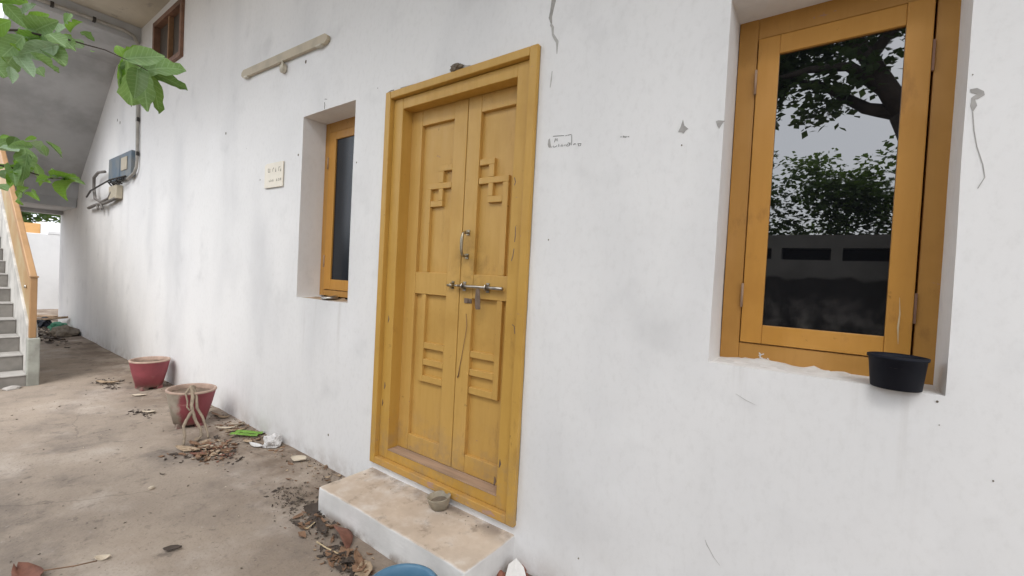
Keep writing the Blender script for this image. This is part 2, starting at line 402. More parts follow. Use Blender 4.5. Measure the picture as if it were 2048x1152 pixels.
# ------------------------------------------------------------------ ground
def breaks(a, b, step, extra=()):
    n = max(1, round((b - a) / step)); L = [a + (b - a) * i / n for i in range(n + 1)]
    return sorted(set(round(x, 4) for x in L + list(extra)))
def ground():
    xs = [-120, -60, -30, -20, -14] + breaks(-11, -5, .25) + breaks(-4.9, 2.2, .05) + [2.6, 3.2, 4, 6, 10, 20, 40, 120]
    ys = [-120, -60, -30, -15, -8, -5, -4, -3, -2.4] + breaks(-2, .1, .045) + [.4, 1, 3, 8, 20, 60, 120]
    vs = []; fs = []
    for y in ys:
        for x in xs:
            near = max(0, 1 - abs(x + 1.5) / 9) if -5 < y < .3 else 0
            h = (noise.noise(Vector((x * 1.7, y * 1.7, 0))) * .010 + noise.noise(Vector((x * 6, y * 6, 3))) * .005) * min(1, near * 2)
            if y > -.8 and y < .2: h += max(0, noise.noise(Vector((x * 9, y * 9, 8)))) * .012 * (1 - abs(y + .2) / .8) * min(1, near * 2)
            vs.append((x, y, h - .002))
    W = len(xs)
    for j in range(len(ys) - 1):
        for i in range(W - 1):
            a = j * W + i; fs.append((a, a + 1, a + 1 + W, a + W))
    m = MB(); m.add(vs, fs, True)
    tag(m.build('ground', M['ground']), kind='structure')
ground()

# ------------------------------------------------------------------ house
house = tag(empty('house'), 'white plastered house front with ochre double door and two ochre windows under a balcony slab', 'house')
OPEN = [(.022, 1.003, .197, 2.253, .12, .004),        # door
        (-.9254, -.3156, 1.058, 2.307, .176, .004),   # small window niche
        (1.773, 2.345, 1.020, 2.224, .176, .004),     # large window
        (-4.20, -3.36, 3.37, 3.89, .10, .002)]        # ventilator
WX0, WX1, WZ1 = -9.4, 5.2, 4.2
def wob(x, z):
    a = noise.noise(Vector((x * 2.3, 0, z * 2.3))); b = noise.noise(Vector((x * 2.3 + 9, 5, z * 2.3)))
    c = noise.noise(Vector((x * .9, 8, z * .9))); d = noise.noise(Vector((x * 11, 2, z * 11)))
    return a * .0030 + d * .0006, c * .006, b * .0030 + d * .0006
def wall():
    ex = [v for o in OPEN for v in o[:2]]; ez = [v for o in OPEN for v in o[2:4]]
    xs = [x for x in breaks(WX0, -5.2, .4) + breaks(-5, WX1, .07)]
    xs = sorted(ex + [x for x in xs if all(abs(x - e) > .025 for e in ex)])
    zs = breaks(-.06, WZ1, .07)
    zs = sorted(ez + [z for z in zs if all(abs(z - e) > .025 for e in ez)])
    idx = {}; vs = []; fs = []
    def V(x, z):
        k = (x, z)
        if k not in idx:
            a, b, c = wob(x, z); idx[k] = len(vs); vs.append((x + a, b, z + c))
        return idx[k]
    def inside(x, z):
        return any(o[0] - 1e-6 < x < o[1] + 1e-6 and o[2] - 1e-6 < z < o[3] + 1e-6 for o in OPEN)
    for i in range(len(xs) - 1):
        for j in range(len(zs) - 1):
            if inside((xs[i] + xs[i + 1]) / 2, (zs[j] + zs[j + 1]) / 2): continue
            fs.append((V(xs[i], zs[j]), V(xs[i + 1], zs[j]), V(xs[i + 1], zs[j + 1]), V(xs[i], zs[j + 1])))
    for (x0, x1, z0, z1, dep, _) in OPEN:
        X = [x for x in xs if x0 - 1e-6 <= x <= x1 + 1e-6]; Z = [z for z in zs if z0 - 1e-6 <= z <= z1 + 1e-6]
        loop = [(x, z0) for x in X] + [(x1, z) for z in Z[1:]] + [(x, z1) for x in X[::-1][1:]] + [(x0, z) for z in Z[::-1][1:-1]]
        n = len(loop); rings = [[V(*p) for p in loop]]
        for d in (dep * .5, dep + .03):
            r = []
            for (x, z) in loop:
                a, b, c = wob(x + d * 3, z + d * 2); r.append(len(vs)); vs.append((x + a, d, z + c))
            rings.append(r)
        for r0, r1 in zip(rings, rings[1:]):
            for k in range(n): fs.append((r0[(k + 1) % n], r0[k], r1[k], r1[(k + 1) % n]))
    m = MB(); m.add(vs, fs)
    o = m.build('wall', M['wall'], house)
    return o
wall_o = wall()
m = MB(); m.box(-9.4, -9.2, .012, 6, -.06, 4.2); m.build('side_wall', M['wall'], house); m = MB(); m.box(5.0, 5.2, .012, 6, -.06, 4.2); m.build('side_wall', M['wall'], house)
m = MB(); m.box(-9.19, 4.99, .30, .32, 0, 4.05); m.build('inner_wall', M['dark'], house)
# balcony slab overhead, widened beyond the view to shade the wall top
m = MB(); m.box(-4.80, 6.0, -1.75, 6.1, 4.04, 4.18); m.build('balcony_slab', M['soffit'], house, bevel=.01)
m = MB(); m.box(-4.80, 6.0, -1.78, -1.69, 4.182, 4.95); m.build('balcony_parapet', M['wall'], house, bevel=.01)

# ---- door: the frame is the part, everything fixed on it a sub-part
def rect_bars(m, x0, x1, z0, z1, w, y0, y1, wt=None, wb=None):
    wt = w if wt is None else wt; wb = w if wb is None else wb
    m.box(x0, x0 + w, y0, y1, z0, z1); m.box(x1 - w, x1, y0, y1, z0, z1)
    m.box(x0 + w, x1 - w, y0 + .0006, y1 - .0006, z1 - wt, z1); m.box(x0 + w, x1 - w, y0 + .0006, y1 - .0006, z0, z0 + wb)
def bars4(name, sub, mat, mat_h, parent, x0, x1, z0, z1, w, y0, y1, wt, wb, bev=.003):
    first = None
    for q in (0, 1, 2, 3):
        m = MB()
        if q == 0: m.box(x0, x0 + w, y0, y1, z0, z1)
        if q == 1: m.box(x1 - w, x1, y0, y1, z0, z1)
        if q == 2: m.box(x0 + w, x1 - w, y0 + .0007, y1 - .0007, z1 - wt, z1)
        if q == 3: m.box(x0 + w, x1 - w, y0 + .0007, y1 - .0007, z0, z0 + wb)
        m.build(sub, mat if q < 3 else mat_h, parent, bev)
fm = MB(); rect_bars(fm, .044, .981, .214, 2.232, .078, .006, .125, .060, .052)
door = fm.build('door', M['frame'], house, .003); tag(door, 'ochre double door with squared mouldings and a steel slide bolt')
bars4('door', 'architrave', M['frame'], M['frame_h'], door, 0, 1.025, .175, 2.275, .043, -.022, .04, .040, .038, .004)
m = MB(); m.box(.124, .903, .004, .10, .2655, .2685); m.build('threshold', M['threshold'], door)

def strip(name, x0, x1, z0, z1, y0, y1, mat='door', bev=.0025):
    mm = MB(); mm.box(x0, x1, y0, y1, z0, z1); return mm.build(name, M[mat], door, bev)
FY, PY = .075, .097
LX = dict(l=.1215, a=.208, b=.454, r=.5465); RX = dict(l=.5515, a=.638, b=.883, r=.9015 + .001)
RX['r'] = .9035
def leaf_set(X):
    strip('stile', X['l'], X['a'], .271, 2.172, FY, .112); strip('stile', X['b'], X['r'], .271, 2.172, FY, .112)
    for z0, z1 in ((2.085, 2.1715), (1.155, 1.275), (.2715, .362)):
        strip('rail', X['a'] + .0006, X['b'] - .0006, z0, z1, FY + .0012, .1115)
    for z0, z1 in ((1.275, 2.085), (.362, 1.155)):
        strip('panel', X['a'] - .004, X['b'] + .004, z0 - .004, z1 + .004, PY, .108, bev=0)
leaf_set(LX); leaf_set(RX)
MY = .0785
mirror = lambda x: .2075 + (.8835 - x)
mould = [(.640, .736, 1.820, 1.850), (.7015, .736, 1.758, 1.820), (.640, .828, 1.727, 1.758), (.702, .733, 1.664, 1.727),
         (.702, .793, 1.632, 1.664), (.793, .828, 1.276, 1.727),
         (.794, .827, .675, 1.154), (.640, .794, .858, .891), (.640, .794, .767, .800), (.640, .794, .675, .709)]
for (x0, x1, z0, z1) in mould:
    for flip in (0, 1):
        a, b = (mirror(x1), mirror(x0)) if flip else (x0, x1)
        strip('moulding', a + .0004, b - .0004, z0, z1 - .0004, MY - (.001 if z1 - z0 > x1 - x0 else 0), PY + .004, bev=.002)
strip('moulding', .616, .639, .364, .778, .0715, .076, bev=.002)
# handle
h = MB()
for z in (1.486, 1.366):
    h.box(.583, .603, .069, .076, z - .013, z + .013); h.tube([(.593, .072, z), (.592, .050, z + (.004 if z < 1.4 else -.004))], .006, 8)
h.tube([(.593, .052, 1.488), (.590, .036, 1.478), (.588, .032, 1.45), (.588, .032, 1.40), (.590, .036, 1.374), (.593, .052, 1.363)], [.006, .007, .0085, .0085, .007, .006], 10)
h.build('handle', M['brass'], door)
b = MB(); b.tube([(.532, .056, 1.215), (.556, .056, 1.2148)], .0055, 10); b.tube([(.556, .056, 1.2148), (.733, .056, 1.2145)], .0075, 12); b.tube([(.733, .056, 1.2145), (.842, .055, 1.214)], .0088, 12)
b.build('bolt', M['steel'], door)
for x in (.584, .737):
    s = MB(); s.box(x - .010, x + .010, .071, .0752, 1.190, 1.237); s.tube([(x, .073, 1.228), (x, .050, 1.2255), (x, .0445, 1.2145), (x, .050, 1.2035), (x, .073, 1.201)], .0042, 8)
    s.build('bolt_bracket', M['steel'], door, .001)
s = MB(); s.box(.494, .511, .071, .0752, 1.196, 1.237); s.tube([(.5025, .073, 1.226), (.5025, .055, 1.224), (.5025, .049, 1.214), (.5025, .055, 1.205), (.5025, .073, 1.203)], .005, 8)
s.tube([(.480, .056, 1.214), (.512, .056, 1.215)], .0075, 10); s.build('bolt_keeper', M['brass'], door)
s = MB(); pts = [(.688, 1.207), (.683, 1.16), (.688, 1.112), (.694, 1.105), (.716, 1.107), (.720, 1.112), (.716, 1.16), (.709, 1.2075)]
s.prism(pts, .043, .0465); s.build('hasp', M['rust'], door, .001)
s = MB(); s.box(.588, .612, .0705, .0752, 1.129, 1.154); s.box(.614, .638, .0715, .0752, 1.130, 1.153); s.tube([(.613, .071, 1.130), (.613, .071, 1.154)], .004, 8)
s.build('hinge_plate', M['rust'], door, .001)
# scratches and a hanging thread on the door, dark knocks on the right jamb
def ribbon(m, pts, w, y, th=.0008, wv=None):
    P = [Vector((p[0], 0, p[1])) for p in pts]; n = len(P); L = []; Rr = []
    for i, p in enumerate(P):
        t = P[min(i + 1, n - 1)] - P[max(i - 1, 0)]
        t = t.normalized() if t.length > 1e-9 else Vector((1, 0, 0))
        q = Vector((-t.z, 0, t.x)); ww = (wv[i] if wv else w) * .5
        L.append(p + q * ww); Rr.append(p - q * ww)
    yy = y if callable(y) else (lambda x, z: y)
    vs = [(a.x, yy(a.x, a.z) - th, a.z) for a in L] + [(a.x, yy(a.x, a.z) - th, a.z) for a in Rr]
    vs += [(a.x, yy(a.x, a.z) + .004, a.z) for a in L] + [(a.x, yy(a.x, a.z) + .004, a.z) for a in Rr]
    fs = []
    for i in range(n - 1):
        fs += [(i, n + i, n + i + 1, i + 1), (i, i + 1, 2 * n + i + 1, 2 * n + i), (n + i + 1, n + i, 3 * n + i, 3 * n + i + 1)]
    return m.add(vs, fs)
s = MB(); s.tube([(.604, .073, 1.075), (.612, .070, 1.045), (.617, .069, 1.015), (.611, .070, .975), (.596, .071, .89), (.580, .072, .80), (.574, .071, .755), (.568, .071, .745)], [.0012, .0014, .0014, .0013, .0013, .0015, .0028, .003], 6)
s.build('hanging_thread', M['dry1'], door)
for pts in ([(.935, 1.50), (.937, 1.46), (.934, 1.43)], [(.933, 1.40), (.929, 1.365), (.922, 1.345)], [(.945, 1.06), (.957, 1.052), (.962, 1.02)], [(.915, 1.72), (.922, 1.70), (.917, 1.685)]):
    s = MB(); ribbon(s, pts, .004, .006); s.build('scratch', M['rust'], door)
for (x, z, w) in ((.080, 1.0, .010), (.073, .62, .012), (.060, .52, .010), (.915, .42, .012), (.89, .33, .012)):
    s = MB(); ribbon(s, [(x, z + .02), (x + .003, z), (x - .003, z - .02)], w, .006, .0006, [w * .2, w, w * .3]); s.build('paint_chip', M['rust'], door)

# ---- windows
def window(name, X0, X1, Z0, Z1, sx0, sx1, sz0, sz1, gx0, gx1, gz0, gz1, gmat, label, hinge_l, hinge_r, tilt=0):
    y = .168
    f = MB()
    f.box(X0, sx0 - .003, y, y + .06, Z0, Z1); f.box(sx1 + .006, X1, y, y + .06, Z0, Z1)
    f.box(sx0 - .003, sx1 + .006, y + .0007, y + .0593, sz1 + .003, Z1); f.box(sx0 - .003, sx1 + .006, y + .0007, y + .0593, Z0, sz0 - .003)
    w = f.build(name, M['winframe'], house, .003); tag(w, label)
    bk = MB(); bk.box(X0, X1, y + .045, y + .062, Z0, Z1); bk.build('rebate', M['dark'], w)
    ys = y - .006
    for q in range(4):
        s = MB()
        if q == 0: s.box(sx0, gx0, ys, ys + .04, sz0, sz1)
        if q == 1: s.box(gx1, sx1, ys - tilt, ys + .04, sz0, sz1)
        if q == 2: s.box(gx0, gx1, ys + .0006, ys + .0394, gz1, sz1)
        if q == 3: s.box(gx0, gx1, ys + .0006, ys + .0394, sz0, gz0)
        s.build('sash', M['sash'], w, .0025)
    g = MB(); g.box(gx0 - .003, gx1 + .003, ys + .0105, ys + .014, gz0 - .003, gz1 + .003); g.build('glass', gmat, w)
    for z in hinge_l:
        s = MB(); s.box(sx0 - .005, sx0 + .002, ys - .004, ys + .012, z - .042, z + .042); s.tube([(sx0 - .0015, ys - .004, z - .042), (sx0 - .0015, ys - .004, z + .042)], .004, 8); s.build('hinge', M['threshold'], w)
    for z in hinge_r:
        s = MB(); s.box(sx1 + .0005, sx1 + .0065, ys - .003, ys + .012, z - .045, z + .045); s.build('hinge', M['vent'], w)
    return w
win = window('window', 1.774, 2.352, 1.018, 2.232, 1.838, 2.291, 1.084, 2.150, 1.904, 2.230, 1.149, 2.086, M['glass'],
             'large ochre window with dark glass reflecting trees', (1.25, 2.0), (1.24, 1.98), .003)
win2 = window('window', -.926, -.314, 1.074, 2.309, -.866, -.370, 1.119, 2.235, -.783, -.455, 1.192, 2.180, M['glass2'],
              'tall narrow ochre window set deep in its niche', (1.32, 2.02), ())
# paint drip and chalk marks on the large window
s = MB(); ribbon(s, [(2.258, 1.27), (2.261, 1.22), (2.259, 1.18), (2.262, 1.13)], .006, .1583, .0006, [.0006, .003, .0042, .0006]); s.build('paint_drip', M['straw'], win)
s = MB(); ribbon(s, [(1.900, 1.052), (1.906, 1.045), (1.903, 1.037), (1.912, 1.033)], .004, .168, .0006); ribbon(s, [(1.899, 1.042), (1.915, 1.050)], .003, .168, .0006); ribbon(s, [(1.925, 1.036), (1.931, 1.033)], .003, .168, .0006)
s.build('chalk_mark', M['mortar'], win)
# mortar lumps along the two sills
def lumps(x0, x1, y0, y1, z, n, seed, h):
    xs = breaks(x0, x1, .02); ys_ = breaks(y0, y1, .02); vs = []; fs = []
    for y in ys_:
        for x in xs:
            e = min((x - x0) / .05, (x1 - x) / .05, 1) * min(1, (y - y0) / .07)
            vs.append((x, y, z + max(0, .3 + noise.noise(Vector((x * 16 + seed, y * 18, 0))) + .4 * noise.noise(Vector((x * 45, y * 45, seed)))) * h * max(0, e) - .002))
    W = len(xs)
    for j in range(len(ys_) - 1):
        for i in range(W - 1): a = j * W + i; fs.append((a, a + 1, a + 1 + W, a + W))
    m = MB(); m.add(vs, fs, True); return m
lumps(1.78, 2.16, .03, .167, 1.022, 0, 3.1, .016).build('sill_mortar', M['mortar'], win)
lumps(-.90, -.33, .02, .167, 1.060, 0, 8.2, .014).build('sill_dirt', M['dry2'], win2)

# ---- ventilator high on the wall
v = MB(); rect_bars(v, -4.24, -3.33, 3.335, 3.92, .052, -.03, .07)
vent = v.build('ventilator', M['vent'], house, .004); tag(vent, 'red brown wooden ventilator high on the wall')
m = MB(); m.box(-3.79, -3.755, -.012, .06, 3.388, 3.867); m.build('mullion', M['ventlite'], vent, .003)
for a, b_ in ((-4.187, -3.79), (-3.755, -3.383)):
    m = MB(); m.box(a, b_, .03, .04, 3.388, 3.867); m.build('pane', M['ventdark'], vent)

# ---- marks on the wall, each with its own outline
def wy(x, z): return wob(x, z)[1]
def mark(name, mat, pts, w, wv=None):
    m = MB(); ribbon(m, pts, w, wy, .0012, wv); m.build(name, M[mat], wall_o)
mark('plaster_crack', 'chipdark', [(1.088, 2.50), (1.079, 2.45), (1.072, 2.411), (1.066, 2.381), (1.073, 2.352)], .02, [.026, .022, .016, .016, .006])
mark('plaster_crack', 'chip', [(1.070, 2.352), (1.080, 2.335), (1.083, 2.305), (1.093, 2.288), (1.106, 2.268), (1.107, 2.245), (1.108, 2.217)], .014, [.010, .012, .010, .012, .013, .007, .002])
mark('plaster_crack', 'chip', [(1.089, 2.15), (1.087, 2.115), (1.083, 2.082)], .004, [.002, .005, .002])
def blob(name, mat, poly):
    m = MB(); c = [sum(p[0] for p in poly) / len(poly), sum(p[1] for p in poly) / len(poly)]
    vs = [(x, wy(x, z) - .0014, z) for x, z in poly] + [(x, wy(x, z) + .003, z) for x, z in poly]; n = len(poly)
    fs = [tuple(range(n))] + [((i + 1) % n, i, n + i, n + (i + 1) % n) for i in range(n)]
    m.add(vs, fs); m.build(name, M[mat], wall_o, recalc=True)
blob('cobweb', 'web', [(1.626, 1.812), (1.634, 1.83), (1.640, 1.853), (1.646, 1.832), (1.660, 1.818), (1.651, 1.813), (1.645, 1.804), (1.637, 1.810)])
blob('cobweb', 'web', [(1.748, 1.829), (1.756, 1.831), (1.775, 1.826), (1.766, 1.814), (1.760, 1.802), (1.753, 1.814)])
blob('plaster_chip', 'web', [(2.350, 1.808), (2.362, 1.808), (2.374, 1.798), (2.376, 1.788), (2.364, 1.780), (2.359, 1.782), (2.364, 1.764), (2.357, 1.748), (2.352, 1.765), (2.353, 1.786), (2.362, 1.793), (2.351, 1.799)])
blob('plaster_chip', 'web', [(1.089, 1.862), (1.096, 1.866), (1.100, 1.845), (1.104, 1.830), (1.098, 1.826), (1.091, 1.830), (1.087, 1.842)])
mark('hanging_thread', 'web', [(2.357, 1.749), (2.362, 1.70), (2.369, 1.66), (2.382, 1.613), (2.387, 1.581), (2.376, 1.554)], .0018)
PEN = [[(1.111, 1.873), (1.137, 1.871), (1.164, 1.868)], [(1.171, 1.866), (1.177, 1.867)], [(1.18, 1.867), (1.199, 1.868)], [(1.2, 1.865), (1.202, 1.834)], [(1.119, 1.847), (1.123, 1.863), (1.126, 1.852), (1.131, 1.862), (1.133, 1.849)], [(1.105, 1.828), (1.11, 1.83)], [(1.115, 1.833), (1.117, 1.826), (1.125, 1.827), (1.133, 1.831)], [(1.141, 1.837), (1.141, 1.825)], [(1.148, 1.829), (1.148, 1.826)], [(1.154, 1.826), (1.156, 1.833), (1.16, 1.825), (1.154, 1.826)], [(1.166, 1.825), (1.168, 1.83)], [(1.175, 1.83), (1.176, 1.825), (1.184, 1.822), (1.191, 1.823), (1.191, 1.835), (1.184, 1.835)], [(1.18, 1.828), (1.186, 1.831)], [(1.194, 1.832), (1.195, 1.826)], [(1.199, 1.835), (1.201, 1.823)], [(1.209, 1.824), (1.215, 1.827), (1.217, 1.829), (1.221, 1.824)], [(1.229, 1.825), (1.237, 1.825), (1.245, 1.825), (1.242, 1.816), (1.234, 1.816), (1.232, 1.824)]]
PEN2 = [[(1.412, 1.825), (1.414, 1.828), (1.416, 1.825)], [(1.421, 1.824), (1.424, 1.829), (1.426, 1.823), (1.421, 1.825)], [(1.429, 1.827), (1.429, 1.822), (1.434, 1.822), (1.433, 1.826)], [(1.437, 1.824), (1.438, 1.822)], [(1.441, 1.822), (1.444, 1.824), (1.446, 1.82)]]
for L_ in (PEN, PEN2):
    m = MB()
    for pts in L_: ribbon(m, pts, .0017, wy, .0012)
    m.build('pen_writing', M['ink'], wall_o)['kind'] = 'stuff'
mark('scratch', 'web', [(1.796, .422), (1.802, .408), (1.81, .397), (1.826, .374), (1.846, .355)], .0016, [.0004, .0022, .0014, .0008, .0003])
mark('scratch', 'chip', [(1.86, .93), (1.89, .915), (1.92, .905)], .0012, [.0003, .0014, .0003])
for (x, z, r) in ((-2.217, 2.391, .009), (-.926, 2.686, .010), (-.976, 2.052, .006), (-5.61, 3.05, .016), (-5.737, 3.105, .014), (1.641, 1.764, .0022), (1.116, 1.437, .0026), (2.339, .943, .0011), (2.442, .828, .0017), (2.332, 1.003, .0026), (-.463, .201, .006), (1.336, .163, .003), (2.352, 1.844, .0013), (-5.1, 3.2, .03), (-4.95, 3.33, .02), (-3.95, 3.0, .015), (-.28, 1.92, .004), (-1.55, 1.93, .004)):
    P = [(x + r * math.cos(a) * (1 + .4 * noise.noise(Vector((a * 3, x, z)))), z + r * 1.3 * math.sin(a) * (1 + .4 * noise.noise(Vector((a * 2, z, x))))) for a in [k * math.pi / 4 for k in range(8)]]
    blob('dirt_speck', 'mud', P[::-1])
mark('plaster_crack', 'ink', [(-.660, 2.312), (-.662, 2.33), (-.659, 2.338), (-.664, 2.357)], .004)
mark('plaster_crack', 'ink', [(-.664, 2.378), (-.635, 2.372)], .003)
mark('plaster_crack', 'chipdark', [(.012, 2.283), (-.006, 2.279), (-.008, 2.255)], .008)
mark('plaster_crack', 'ink', [(-.012, 2.286), (.018, 2.291), (.045, 2.290)], .004)
def edge_gap(p0, p1, wmax, seed, n=26):
    P = []; W = []
    for i in range(n + 1):
        u = i / n; k = noise.noise(Vector((u * 9 + seed, seed, 0)))
        P.append((p0[0] + (p1[0] - p0[0]) * u + .0012 * noise.noise(Vector((u * 14, seed, 2))), p0[1] + (p1[1] - p0[1]) * u)); W.append(max(.0006, wmax * (.45 + k)))
    mark('frame_gap', 'chipdark', P, wmax, W)
edge_gap((1.0265, .20), (1.0265, 2.27), .006, 1); edge_gap((-.0015, .20), (-.0015, 2.27), .005, 4); edge_gap((.02, 2.2765), (1.0, 2.2765), .007, 7)
blob('cobweb', 'web', [(.475, 2.279), (.50, 2.277), (.59, 2.279), (.622, 2.288), (.598, 2.292), (.575, 2.302), (.553, 2.296), (.52, 2.298), (.50, 2.288)])
mark('plaster_crack', 'chipdark', [(.10, 2.288), (.16, 2.286), (.21, 2.284)], .006)

# ------------------------------------------------------------------ staircase
stairs = tag(empty('staircase', (0, 0, 0)), 'cement staircase with ochre railing at the left, its upper flight roofing the passage', 'staircase')
RI, TR, SX = .150, .270, -4.05
YA, YB = -.935, -1.95
for k in range(14):
    x0 = SX - TR * k; z1 = .110 + RI * k; z0 = max(-.02, z1 - RI - .12)
    m = MB(); m.box(x0 - TR - .02, x0, YB + .01, YA, z0, z1 - .012); o = m.build('step', M['concrete'], stairs, .006)
    m = MB(); m.box(x0 - TR + .001, x0 + .006, YB + .012, YA - .001, z1 - .0115, z1); m.build('tread', M['tread'], o, .004)
SL = RI / TR
def flight_pts(xa, xb, za, zb): return [(xa, za), (xb, zb)]
m = MB(); m.prism([(-4.13, -.03), (-4.10, .42), (-4.16, .56), (-7.95, .56 + SL * 3.79), (-7.95, .02 + SL * 3.5), (-4.5, -.03)][::-1], YA + .001, YA + .075)
m.build('string_parapet', M['stringer'], stairs, .008, recalc=True)
m = MB(); m.box(-4.125, -4.035, YA - .004, YA + .082, -.03, .455); m.build('pedestal', M['pedestal'], stairs, .010)
m = MB(); m.box(-4.115, -4.06, YA + .008, YA + .056, .4551, 1.035); m.build('newel_post', M['rail'], stairs, .006)
m = MB(); m.box(-4.122, -4.052, YA + .003, YA + .063, 1.0351, 1.050); m.build('post_cap', M['rail'], stairs, .003)
m = MB(); m.prism([(-4.115, 1.036), (-4.115, .945), (-7.9, .945 + SL * 3.785), (-7.9, 1.036 + SL * 3.785)], YA + .010, YA + .062); m.build('handrail', M['rail'], stairs, .008, recalc=True)
m = MB(); m.prism([(-4.118, .935), (-4.118, .50), (-7.9, .57 + SL * 3.782), (-7.9, .935 + SL * 3.782)], YA + .022, YA + .034); m.build('railing_panel', M['railpanel'], stairs, recalc=True)
m = MB(); m.tube([(-4.42, YA + .005, .93), (-4.42, YA + .023, .93)], .016, 10); m.build('panel_knob', M['steel'], stairs)
# landing and upper flight over the passage
m = MB(); m.box(-9.38, -8.05, -1.97, -.008, 2.05, 2.20); m.build('landing', M['soffit_grey'], stairs, .006)
m = MB(); m.box(-9.36, -9.16, -1.96, -.01, 1.985, 2.0495); m.build('landing_beam', M['soffit_grey'], stairs, .006)
m = MB(); m.prism([(-8.55, 2.055), (-8.05, 2.198), (-7.9, 2.70), (-5.95, 4.05), (-5.9, 4.15), (-4.801, 4.15), (-4.801, 3.86), (-5.85, 3.85)][::-1], -1.0, .006); m.build('upper_flight', M['soffit_grey'], stairs, .006, recalc=True)
for k in range(12):
    m = MB(); m.box(-8.6 + .215 * k, -8.38 + .215 * k, -.96, -.012, 2.23 + .143 * k, 2.37 + .143 * k); m.build('step', M['concrete'], stairs)
m = MB(); m.box(-9.3, -9.1, -1.96, -1.76, 0, 2.04); m.build('landing_column', M['stringer'], stairs, .01)

# ------------------------------------------------------------------ front step
m = MB()
xs = breaks(-.002, 1.020, .06); ys_ = breaks(-.322, .05, .045); zs_ = [-.05, .02, .06, .10, .118, .132]
bm = bmesh.new(); bmesh.ops.create_cube(bm, size=1)
bmesh.ops.subdivide_edges(bm, edges=bm.edges, cuts=9, use_grid_fill=True)
for v_ in bm.verts:
    x, y, z = v_.co; X = -.002 + (x + .5) * 1.022; Y = -.322 + (y + .5) * .372; Z_ = -.05 + (z + .5) * .183
    n1 = noise.noise(Vector((X * 5, Y * 5, Z_ * 5))); n2 = noise.noise(Vector((X * 5 + 7, Y * 5, Z_ * 5)))
    v_.co = (X + n1 * .006, Y + n2 * .006, Z_ + n1 * .004)
me = bpy.data.meshes.new('front_step'); bm.to_mesh(me); bm.free(); me.materials.append(M['step'])
for p in me.polygons: p.use_smooth = False
st = bpy.data.objects.new('front_step', me); COL.objects.link(st)
bv = st.modifiers.new('bevel', 'BEVEL'); bv.width = .009; bv.segments = 3; bv.limit_method = 'ANGLE'; bv.angle_limit = R(50)
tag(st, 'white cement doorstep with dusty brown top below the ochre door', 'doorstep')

# ------------------------------------------------------------------ things fixed to the wall
lamp = tag(empty('tube_light', (-1.25, -.03, 2.80)), 'cream tube lamp batten without its tube, tilted on the wall', 'lamp fitting')
def local(o, parent): o.location = -parent.location
A_, B_ = Vector((-1.885, 0, 2.808)), Vector((-.625, 0, 2.760))
d_ = (B_ - A_).normalized(); q_ = Vector((-d_.z, 0, d_.x)); hw = .031
m = MB(); sec = []
for t_, w_ in ((0, .4), (.03, 1), (1.23, 1), (1.26, .4)):
    for (s1, yy) in ((-1, -.004), (-1, -.028), (1, -.028), (1, -.004)):
        p = A_ + d_ * t_ + q_ * hw * s1 * w_; sec.append((p.x, yy, p.z))
fs = [tuple(range(4))]
for i in range(3):
    for k in range(4): fs.append((i * 4 + k, (i + 1) * 4 + k, (i + 1) * 4 + (k + 1) % 4, i * 4 + (k + 1) % 4))
fs.append(tuple(range(12, 16))[::-1]); m.add(sec, fs); o = m.build('batten', M['batten'], lamp, .0015, recalc=True); local(o, lamp)
for t_ in (.02, 1.10):
    p = A_ + d_ * (t_ + .07) - q_ * .034; m = MB(); m.box(p.x - .03, p.x + .03, -.036, -.012, p.z - .008, p.z + .006); o = m.build('tube_holder', M['cream'], lamp, .002); local(o, lamp)
m = MB(); m.tube([(-1.215, -.003, 2.705), (-1.215, -.026, 2.705)], .034, 20); m.tube([(-1.215, -.026, 2.705), (-1.215, -.034, 2.705)], .020, 16)
m.tube([(-1.20, -.03, 2.75), (-1.185, -.036, 2.735), (-1.183, -.036, 2.69), (-1.20, -.034, 2.665)], .006, 8)
o = m.build('ceiling_rose', M['cream'], lamp); local(o, lamp)

plate = tag(empty('number_plate', (-1.31, -.01, 1.94)), 'cream house number plate beside the narrow window', 'number plate')
m = MB(); m.prism([(-1.446, 2.022), (-1.446, 1.853), (-1.166, 1.848), (-1.166, 2.032), (-1.415, 2.035)], -.012, -.0045); o = m.build('plate', M['plate'], plate, .0015, recalc=True); local(o, plate)
PL_ = [[(-1.39, 1.97), (-1.392, 1.996), (-1.377, 1.994), (-1.375, 1.971)], [(-1.361, 1.993), (-1.359, 1.967), (-1.39, 1.97)], [(-1.319, 1.968), (-1.318, 1.988), (-1.305, 1.996), (-1.302, 1.986)], [(-1.276, 1.963), (-1.273, 1.992), (-1.268, 1.962), (-1.279, 1.964)], [(-1.229, 1.964), (-1.229, 1.993), (-1.203, 1.991)], [(-1.206, 1.964), (-1.199, 1.979), (-1.194, 1.961), (-1.205, 1.962)], [(-1.368, 1.91), (-1.367, 1.897), (-1.348, 1.895)], [(-1.344, 1.911), (-1.341, 1.895)], [(-1.332, 1.904), (-1.321, 1.894), (-1.311, 1.91), (-1.302, 1.893)], [(-1.257, 1.895), (-1.253, 1.91), (-1.244, 1.894), (-1.257, 1.894)], [(-1.228, 1.895), (-1.229, 1.908), (-1.217, 1.909), (-1.213, 1.895), (-1.226, 1.894)], [(-1.2, 1.894), (-1.198, 1.909), (-1.189, 1.909), (-1.188, 1.891)]]
m = MB()
for pts in PL_: ribbon(m, pts, .0048, -.0122, .0006)
o = m.build('lettering', M['inkgrey'], plate); local(o, plate); o['kind'] = 'stuff'

